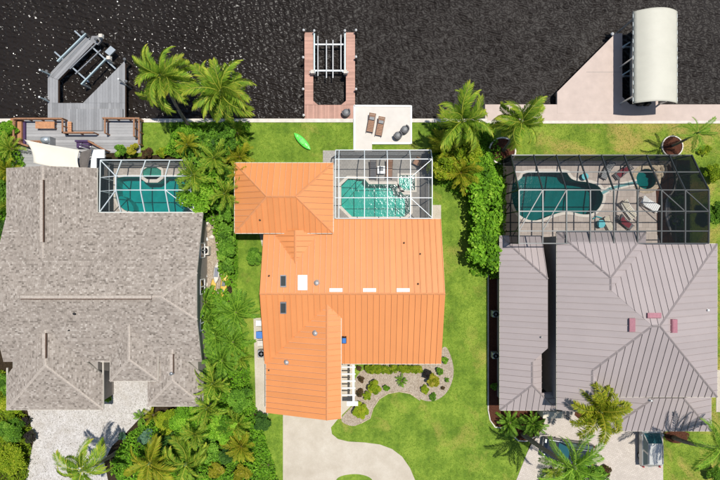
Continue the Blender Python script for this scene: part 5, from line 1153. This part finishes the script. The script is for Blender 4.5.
# --- shrubs and trees
SH = [
 ('tree', 'leafy broad crowned tree left of the orange hip roof', (206, 152), 26, 4.4, 'leaf_mid', .32, 'tree', .8), ('tree', 'leafy tree overhanging the right end of the left pool cage', (202, 189), 25, 4.1, 'leaf_bright', .30, 'tree', .85),
 ('tree', 'dark leaved small tree behind the right coconut palm', (226, 139), 17, 3.6, 'leaf_mid', .22, 'tree', .8), ('shrub', 'lime green shrub at the left end of the leafy tree belt', (184, 141), 13, 2.8, 'leaf_bright', .18, 'shrub', 1),
 ('shrub', 'dark shrub close to the corner of the orange hip roof', (231, 180), 13, 2.6, 'leaf_mid', .18, 'shrub', .9), ('shrub', 'bushy green shrub below the leafy trees at the roof corner', (222, 203), 12, 2.6, 'leaf_mid', .16, 'shrub', 1),
 ('shrub', 'rounded shrub against the west wall of the orange roofed house', (255.5, 257), 9.5, 1.6, 'leaf_mid', .11, 'shrub', 1.3), ('shrub', 'dark clipped round shrub left of the concrete drive', (262, 422), 9.5, 1.5, 'leaf_dark', .11, 'shrub', 1.6),
 ('shrub', 'bright green shrub filling the lower garden under the eave', (188, 420), 20, 2.6, 'leaf_bright', .15, 'shrub', 1), ('shrub', 'fresh green shrub in the middle of the lower garden', (222, 428), 17, 2.4, 'leaf_bright', .17, 'shrub', 1),
 ('shrub', 'green shrub between the concrete path and the lower palms', (241, 398), 14, 2.3, 'leaf_mid', .16, 'shrub', 1), ('shrub', 'green shrub below the lower garden centre', (205, 447), 18, 2.3, 'leaf_mid', .17, 'shrub', 1),
 ('shrub', 'yellow green shrub at the gravel drive beside the lower garden', (168, 422), 13, 1.9, 'leaf_lime', .13, 'shrub', 1), ('shrub', 'blue green shrub at the tip of the planting by the drive', (146, 437), 8.5, 1.3, 'leaf_teal', .14, 'shrub', 1),
 ('shrub', 'tiny grey green bush on the gravel by the palm trunk', (122, 436), 4.5, .8, 'leaf_teal', .10, 'shrub', 1), ('shrub', 'dense green shrub between blue green shrub and bottom palms', (165, 442), 12, 1.8, 'leaf_dark', .15, 'shrub', 1),
 ('shrub', 'yellow croton at the bottom edge below the lower garden', (216, 470), 9, 1.4, 'leaf_yellow', .17, 'shrub', 1), ('shrub', 'yellow croton at the bottom edge beside the areca clump', (243, 473), 10, 1.4, 'leaf_yellow', .16, 'shrub', 1), ('shrub', 'dark shrub beneath the bottom palms', (228, 455), 10, 1.6, 'leaf_dark', .16, 'shrub', 1),
 ('shrub', 'green bush at the left edge below the shingled wing', (8, 384), 13, 1.8, 'leaf_mid', .14, 'shrub', 1), ('shrub', 'yellow green bush second from the eave at the left edge', (10, 406), 13, 1.8, 'leaf_lime', .13, 'shrub', 1), ('shrub', 'green bush halfway down the left edge by the gravel', (12, 430), 14, 1.9, 'leaf_mid', .14, 'shrub', 1), ('shrub', 'lowest yellow green bush at the bottom left corner', (10, 460), 17, 1.9, 'leaf_lime', .14, 'shrub', 1),
 ('shrub', 'purple leaved bush at the gravel edge on the left', (31, 437), 7, 1.0, 'leaf_purple', .16, 'shrub', .7), ('shrub', 'small dark bush on the gravel beneath the left eave', (27, 421), 5, .8, 'leaf_purple', .13, 'shrub', .7),
 ('shrub', 'green bush at the left edge level with the shingle wing corner', (3, 190), 12, 2, 'leaf_mid', .16, 'shrub', 1), ('shrub', 'dark bush at the left edge beside the main shingle roof', (1, 228), 9, 1.8, 'leaf_dark', .16, 'shrub', 1), ('shrub', 'light green bush at the left edge of the terrace', (10, 128), 9, 1.4, 'leaf_bright', .14, 'shrub', 1),
 ('shrub', 'round green shrub at the far side of the left pool cage', (122, 151), 7, 1.5, 'leaf_mid', .12, 'shrub', 1.2), ('shrub', 'yellow leaved shrub beside the round one at the left cage', (133, 149.5), 6.5, 1.4, 'leaf_yellow', .13, 'shrub', 1), ('shrub', 'low red green shrub along the left cage near the lawn', (147, 153), 6, .9, 'leaf_red', .12, 'shrub', 1), ('shrub', 'low lime shrub at the right along the left cage', (162, 152), 6.5, 1.0, 'leaf_lime', .12, 'shrub', 1),
 ('shrub', 'yellow green shrub behind the middle pool cage corner', (444, 166), 17, 2.9, 'leaf_lime', .30, 'shrub', .9), ('shrub', 'lime shrub at the foot of the right hand coconut palm', (466, 152), 16, 3.0, 'leaf_lime', .28, 'shrub', .9), ('shrub', 'bright shrub between hedge and brick planter', (482, 167), 15, 2.8, 'leaf_bright', .18, 'shrub', 1), ('shrub', 'dark shrub at the sea wall below the palm crown', (447, 135), 10, 2, 'leaf_dark', .18, 'shrub', .9),
 ('shrub', 'dark green bush beside the lower right end of the bronze cage', (715, 212), 13, 2, 'leaf_mid', .14, 'shrub', 1), ('shrub', 'light bush at the right edge beyond the bronze cage corner', (714, 172), 11, 1.3, 'leaf_lime', .13, 'shrub', .9), ('shrub', 'low bush on the dry lawn at the right edge', (705, 150), 7, .7, 'leaf_lime', .11, 'shrub', .5), ('shrub', 'dark bush inside the right end of the bronze cage', (676, 200), 8, 1.3, 'leaf_dark', .15, 'shrub', .9), ('shrub', 'second dark bush inside the bronze cage nearer the house', (678, 222), 7, 1.2, 'leaf_dark', .15, 'shrub', .9),
 ('shrub', 'broad leaved bright shrub at the bottom edge below the dark car', (579, 473), 11, 1.6, 'leaf_bright', .26, 'shrub', 1), ('shrub', 'green shrub at the bottom edge right of the bright one', (597, 474), 10, 1.3, 'leaf_mid', .16, 'shrub', 1), ('shrub', 'low red bush on the paving behind the dark car', (606, 471), 6, .7, 'leaf_red', .12, 'shrub', 1),
 ('shrub', 'green shrub at the bottom right corner', (716, 474), 10, 1.4, 'leaf_mid', .15, 'shrub', 1), ('shrub', 'small green shrub in the narrow strip by the west wing', (494, 386), 4.5, .7, 'leaf_mid', .10, 'shrub', 1),
 ('shrub', 'small dark shrub in the recess between two shingled wings', (108.5, 398), 4.5, .9, 'leaf_mid', .12, 'shrub', .8), ('shrub', 'tiny shrub deeper in the recess between shingled wings', (109, 386), 3, .6, 'leaf_red', .10, 'shrub', .8),
 # front bed
 ('shrub', 'neat rounded yellow green shrub near the pergola', (374, 387), 7.4, 1.2, 'leaf_lime', .08, 'shrub', 1.5), ('shrub', 'small round shrub right of the rounded one by the pergola', (386.5, 388), 3.8, .6, 'leaf_bright', .07, 'shrub', 1.4), ('shrub', 'variegated yellow and green shrub in the gravel bed', (433, 380), 7.6, 1.1, 'leaf_yellow', .12, 'shrub', 1.1), ('shrub', 'dark purple shrub touching the variegated one', (427, 374.5), 5.2, .9, 'leaf_purple', .11, 'shrub', 1),
 ('shrub', 'small green shrub above the variegated one in the bed', (440, 371), 4.2, .7, 'leaf_mid', .08, 'shrub', 1.3), ('shrub', 'small lime shrub at the corner of the orange roof', (445, 360), 4.2, .7, 'leaf_bright', .08, 'shrub', 1.3), ('shrub', 'small olive shrub below the variegated one', (425, 390), 4.8, .6, 'leaf_lime', .08, 'shrub', 1.3), ('shrub', 'low sparse tuft at the tip of the gravel bed', (433, 397), 4.5, .4, 'leaf_mid', .10, 'shrub', .5),
 ('shrub', 'large yellow green shrub at the driveway end of the bed', (361, 411), 9, 1.1, 'leaf_lime', .09, 'shrub', 1.2), ('shrub', 'small lime shrub under the end of the pergola', (367, 396), 5, .8, 'leaf_lime', .09, 'shrub', 1.1), ('shrub', 'reddish shrub beside the pergola post', (360, 393), 4.5, .7, 'leaf_red', .10, 'shrub', 1), ('shrub', 'dark reddish shrub halfway along the pergola', (361, 379), 3.6, .7, 'leaf_red', .09, 'shrub', 1.1), ('shrub', 'smallest reddish shrub at the roof end of the pergola', (359.5, 368), 3, .6, 'leaf_red', .09, 'shrub', 1), ('shrub', 'tiny tuft at the right rim of the gravel bed', (447, 380), 2.6, .4, 'leaf_mid', .08, 'shrub', .8), ('shrub', 'tiny tuft near the right rim of the gravel bed', (443, 388), 2.2, .35, 'leaf_red', .08, 'shrub', .8)]
for a in SH: shrub(a[0], a[1], a[2], a[3], a[4], a[5], a[6], a[7], a[8])
shrub('hedge', 'tall broad leaved hedge between the lawn and the bronze pool cage', (484.5, 219), 20, 3.0, 'leaf_bright', .30, 'hedge', .85, 60, .7, (1.72, 5.0))
shrub('hedge', 'leafy hedge running along the lawn strip beside the side yard', (228.5, 238), 10, 2.6, 'leaf_mid', .22, 'hedge', .9, 44, .6, (.85, 3.6))
shrub('hedge', 'low clipped green hedge under the orange roof in the front bed', (394, 369), 5, .95, 'leaf_lime', .09, 'hedge', 1.3, 130, .55, (2.85, .42))
# planters of the two palms
for lb, px, r, w_ in (('round brick edged planter full of mulch at the bronze cage corner', (502, 151), 1.3, .14), ('round pale edged planter around the slender palm on the lawn', (671.5, 146.5), 1.02, .1)):
    p = P(*px); t = thing('planter', lb, 'planter', (p.x, p.y, 0)); n = 26
    for k in range(n): a = 2 * math.pi * k / n; ob('stone', MB().box((r * math.cos(a), r * math.sin(a), .09), (w_, 2 * math.pi * r / n - .02, .2), a), 'coping', t, local=True)
    ob('mulch', MB().lathe((0, 0, 0), [(r * .97, 0), (r * .95, .1), (r * .5, .16), (.05, .2)], 24), 'mulch', t, local=True)
# --- ground cover, one leafy mass on the soil between the plants
def cover(label, poly_px, n, h, leaf, mat, cat='ground cover', tone=0.0):
    pl = PX(poly_px); xs_ = [p.x for p in pl]; ys_ = [p.y for p in pl]; x = rng.uniform(min(xs_), max(xs_), n * 2); y = rng.uniform(min(ys_), max(ys_), n * 2); k = inside_np(x, y, pl); x, y = x[k][:n], y[k][:n]; m_ = len(x)
    hv = .5 + .5 * np.sin(x * 1.7 + 1.3 * np.sin(y * 1.1)) * np.sin(y * 1.9 + np.sin(x * .9)); z = .05 + h * hv * rng.random(m_)
    nr = np.stack([rng.normal(0, .4, m_), rng.normal(0, .4, m_), np.ones(m_)], 1); tint = .35 + tone + .25 * (hv - .5) + rng.normal(0, .2, m_)
    me = leaf_mesh('ground_cover', np.stack([x, y, z], 1), nr, leaf * (.6 + .8 * rng.random(m_)), .5, tint, mat); return tag(link('ground_cover', me), label, cat, kind='stuff')
cover('leafy undergrowth filling the belt between shingled and orange roofs', [(208, 290), (228, 288), (246, 340), (254, 400), (262, 425), (280, 482), (118, 482), (112, 462), (130, 432), (160, 414), (200, 412), (207, 370), (200, 330)], 21000, 1.1, .27, 'leaf_bright')
cover('green undergrowth beneath the leafy trees by the orange hip roof', [(172, 123), (250, 123), (250, 158), (238, 165), (238, 290), (222, 280), (215, 225), (196, 215), (190, 160), (168, 156)], 9000, 1.2, .26, 'leaf_bright')
cover('undergrowth along the left edge of the picture', [(-20, 124), (14, 124), (22, 150), (28, 168), (10, 168), (10, 235), (-20, 260)], 5000, .8, .24, 'leaf_bright'); cover('low bushes and undergrowth left of the gravel drive', [(-20, 360), (8, 372), (8, 410), (26, 412), (32, 425), (33, 440), (28, 482), (-20, 482)], 7000, .8, .22, 'leaf_lime')
cover('leafy undergrowth around the lime shrubs and hedge', [(430, 124), (492, 124), (497, 145), (505, 175), (505, 280), (470, 275), (466, 200), (432, 180)], 7000, .9, .26, 'leaf_bright'); cover('dark undergrowth inside the right end of the bronze cage', [(672, 165), (690, 165), (690, 245), (680, 245), (668, 215), (676, 188)], 1800, .4, .13, 'leaf_dark')
cover('leafy undergrowth below the dark car', [(540, 468), (606, 468), (610, 482), (536, 482)], 1500, .5, .15, 'leaf_mid'); cover('fallen dry leaves scattered over the gravel drive and side yard', [(24, 412), (110, 412), (150, 384), (150, 410), (110, 450), (108, 482), (26, 482)], 260, .02, .09, 'litter', 'leaf litter')
# --- grass blades
EXC = [cd, bed, deck_c, rd, strip, PX([(262, 219), (441, 219), (441, 364), (342, 364), (342, 418), (266, 418)]), PX([(235, 165), (333, 165), (333, 235), (235, 235)]), pat]
def blades(label, poly, n, mat, leaf=.09, tone=0.0):
    xs_ = [p[0] for p in poly]; ys_ = [p[1] for p in poly]; x = rng.uniform(max(-37, min(xs_)), min(38, max(xs_)), n); y = rng.uniform(max(-25, min(ys_)), max(ys_), n); k = inside_np(x, y, poly)
    for e in EXC: k &= ~inside_np(x, y, e)
    x, y = x[k], y[k]; m_ = len(x); z = np.full(m_, .025); nr = np.stack([rng.normal(0, .55, m_), rng.normal(0, .55, m_), np.ones(m_)], 1)
    big = np.sin(x * .8 + 1.3 * np.sin(y * .6)) * np.sin(y * .9 + np.sin(x * .5)); tint = .42 + tone + .12 * big + rng.normal(0, .2, m_)
    me = leaf_mesh('grass', np.stack([x, y, z], 1), nr, leaf * (.6 + .8 * rng.random(m_)), .28, tint, mat); tag(link('grass', me), label, 'grass', kind='stuff')
blades('short mown green grass of the middle garden', LAWN_C, 190000, 'grass_blade'); blades('dry yellowing grass along the waterside on the right', LAWN_N, 90000, 'grass_blade', .09, .06)
# ------------------------------------------------------------------ cars
def car(label, c, rz, L, Wd, H, body, suv=True):
    t = thing('car', label, 'car', (c[0], c[1], .03), rz); w_ = Wd / 2; zb = .32; zw = H * .58
    # lower body: side profile lofted over the width with tumblehome
    prof = [(-L / 2, .45), (-L / 2 + .04, zw * .82), (-L / 2 + .18, zw), (L * .18, zw), (L * .44, zw * .88), (L / 2 - .03, zw * .70), (L / 2, .45), (L / 2 - .12, zb), (-L / 2 + .1, zb)]
    rows = []
    for s_, kx, kz in ((-1, .955, .93), (-.93, .99, .99), (-.55, 1, 1.0), (0, 1.004, 1.01), (.55, 1, 1.0), (.93, .99, .99), (1, .955, .93)): rows.append([(x * kx, w_ * s_, zb + (z - zb) * kz) for x, z in prof])
    n = len(prof); mb = MB(); vs = [p for r in rows for p in r]; mb.add(vs, [[k * n + i, k * n + (i + 1) % n, (k + 1) * n + (i + 1) % n, (k + 1) * n + i] for k in range(6) for i in range(n)] + [list(range(n))[::-1], [6 * n + i for i in range(n)]])
    bo = ob('body', mb, body, t, False, True); bevel(bo, .05, 3)
    x0, x1, x2, x3 = (-L / 2 + .12, -L / 2 + .55, L * .06, L * .24) if suv else (-L * .36, -L * .2, L * .05, L * .22); wt = w_ * .78
    gh = [(x0, zw - .03), (x1, H - .04), (x2, H - .02), (x3, zw - .04)]; mb = MB(); vs = []
    for s_ in (-1, 1):
        for x, z in gh: vs.append((x, s_ * (w_ * .93 if z < zw else wt), z))
    mb.add(vs, [[0, 1, 2, 3], [7, 6, 5, 4], [0, 4, 5, 1], [1, 5, 6, 2], [2, 6, 7, 3]]); g = ob('cabin', mb, body, t, False, True); bevel(g, .06, 3)
    q = [V(v) for v in vs]
    def pane(nm, a, b, c_, d, sh, off): 
        ce = (a + b + c_ + d) / 4; mb = MB(); mb.add([ce + (p - ce) * sh + off for p in (a, b, c_, d)], [[0, 1, 2, 3]]); ob(nm, mb, 'glass_teal', t, False, True)
    pane('windshield', q[2], q[6], q[7], q[3], .9, V((.02, 0, .02))); pane('rear_window', q[0], q[4], q[5], q[1], .86, V((-.02, 0, .02)))
    for s_, o_ in ((-1, 0), (1, 4)):
        a, b, c_, d = q[o_], q[o_ + 1], q[o_ + 2], q[o_ + 3]; off = V((0, s_ * .015, .005)); m1 = a.lerp(d, .5); m2 = b.lerp(c_, .5)
        pane('side_window', a, b, m2, m1, .84, off); pane('side_window', m1, m2, c_, d, .84, off)
        ob('mirror', MB().box((L * .2, s_ * (w_ + .1), zw + .04), (.14, .2, .13)), body, t, False, True)
        ob('roof_rail', MB().beam((x1 + .1, s_ * wt * .92, H + .03), (x2 - .1, s_ * wt * .92, H + .03), .05, .05), 'grey_metal', t, False, True)
        for x in (-L * .31, L * .31):
            wh = thing('wheel', None, None); wh.parent = t; wh.location = (x, s_ * (w_ - .11), .33)
            del_ = MB(); pr_ = [(.33, -.1), (.35, -.06), (.35, .06), (.33, .1)]
            mb = MB(); vv = []
            for r_, yy in ((.2, -.1), (.33, -.1), (.35, -.05), (.35, .05), (.33, .1), (.2, .1)):
                for k in range(18): a_ = 2 * math.pi * k / 18; vv.append((r_ * math.cos(a_), yy, r_ * math.sin(a_)))
            mb.add(vv, [[i * 18 + k, i * 18 + (k + 1) % 18, (i + 1) * 18 + (k + 1) % 18, (i + 1) * 18 + k] for i in range(5) for k in range(18)]); ob('tyre', mb, 'rubber', wh, True, True)
            mb = MB(); mb.tube([(0, -.085, 0), (0, .085, 0)], .205, 16); ob('rim', mb, 'aluminium', wh, False, True)
        ob('headlight', MB().box((L / 2 - .1, s_ * w_ * .74, zw * .74), (.16, .34, .14)), 'lamp_clear', t, False, True); ob('tail_light', MB().box((-L / 2 + .05, s_ * w_ * .86, zw * .86), (.1, .16, .3)), 'lamp_red', t, False, True)
    ob('bumper', MB().box((L / 2 + .0, 0, .42), (.14, Wd * .9, .2)), 'plastic_grey', t, False, True); ob('bumper', MB().box((-L / 2 - .0, 0, .42), (.14, Wd * .9, .2)), 'plastic_grey', t, False, True); ob('licence_plate', MB().box((-L / 2 - .08, 0, .62), (.02, .4, .15)), 'white', t, False, True)
    return t
c = P(651.5, 444, .9); car('silver beige car parked nose first under the garage eave', (c.x, c.y), R(90), 4.6, 1.85, 1.6, 'car_silver')
c = P(569, 452, .9); car('dark navy car parked sideways under the tall palm crown', (c.x, c.y), R(172), 4.9, 1.95, 1.72, 'car_navy')
# downpipe style post and small lamp at the entry, hoop of the bike stand
bk = thing('bicycle', 'dark bicycle leaning near the entry of the taupe roofed house', 'bicycle', P(570, 420)); c = P(571, 419); ang = R(-35); dx, dy = math.cos(ang), math.sin(ang)
for s_ in (-.5, .5):
    mb = MB(); mb.tube([(c.x + dx * (s_ + .32 * math.cos(2 * math.pi * k / 16)), c.y + dy * (s_ + .32 * math.cos(2 * math.pi * k / 16)), .35 + .32 * math.sin(2 * math.pi * k / 16)) for k in range(17)], .022, 5); ob('wheel', mb, 'rubber', bk)
fb = lambda s_, z: (c.x + dx * s_, c.y + dy * s_, z); mb = MB()
for a, b in ((fb(-.5, .35), fb(-.05, .33)), (fb(-.05, .33), fb(-.15, .85)), (fb(-.15, .8), fb(.38, .85)), (fb(.38, .85), fb(.5, .35)), (fb(-.05, .33), fb(.38, .8)), (fb(-.5, .35), fb(-.15, .8))): mb.tube([a, b], .02, 5)
ob('frame', mb, 'dark', bk); ob('saddle', MB().box(fb(-.17, .9), (.26, .14, .06), ang), 'dark', bk); ob('handlebar', MB().beam((c.x + dx * .38 - dy * .28, c.y + dy * .38 + dx * .28, 1.0), (c.x + dx * .38 + dy * .28, c.y + dy * .38 - dx * .28, 1.0), .03, .03), 'dark', bk); ob('stem', MB().tube([fb(.38, .84), fb(.38, 1.0)], .02, 5), 'dark', bk)
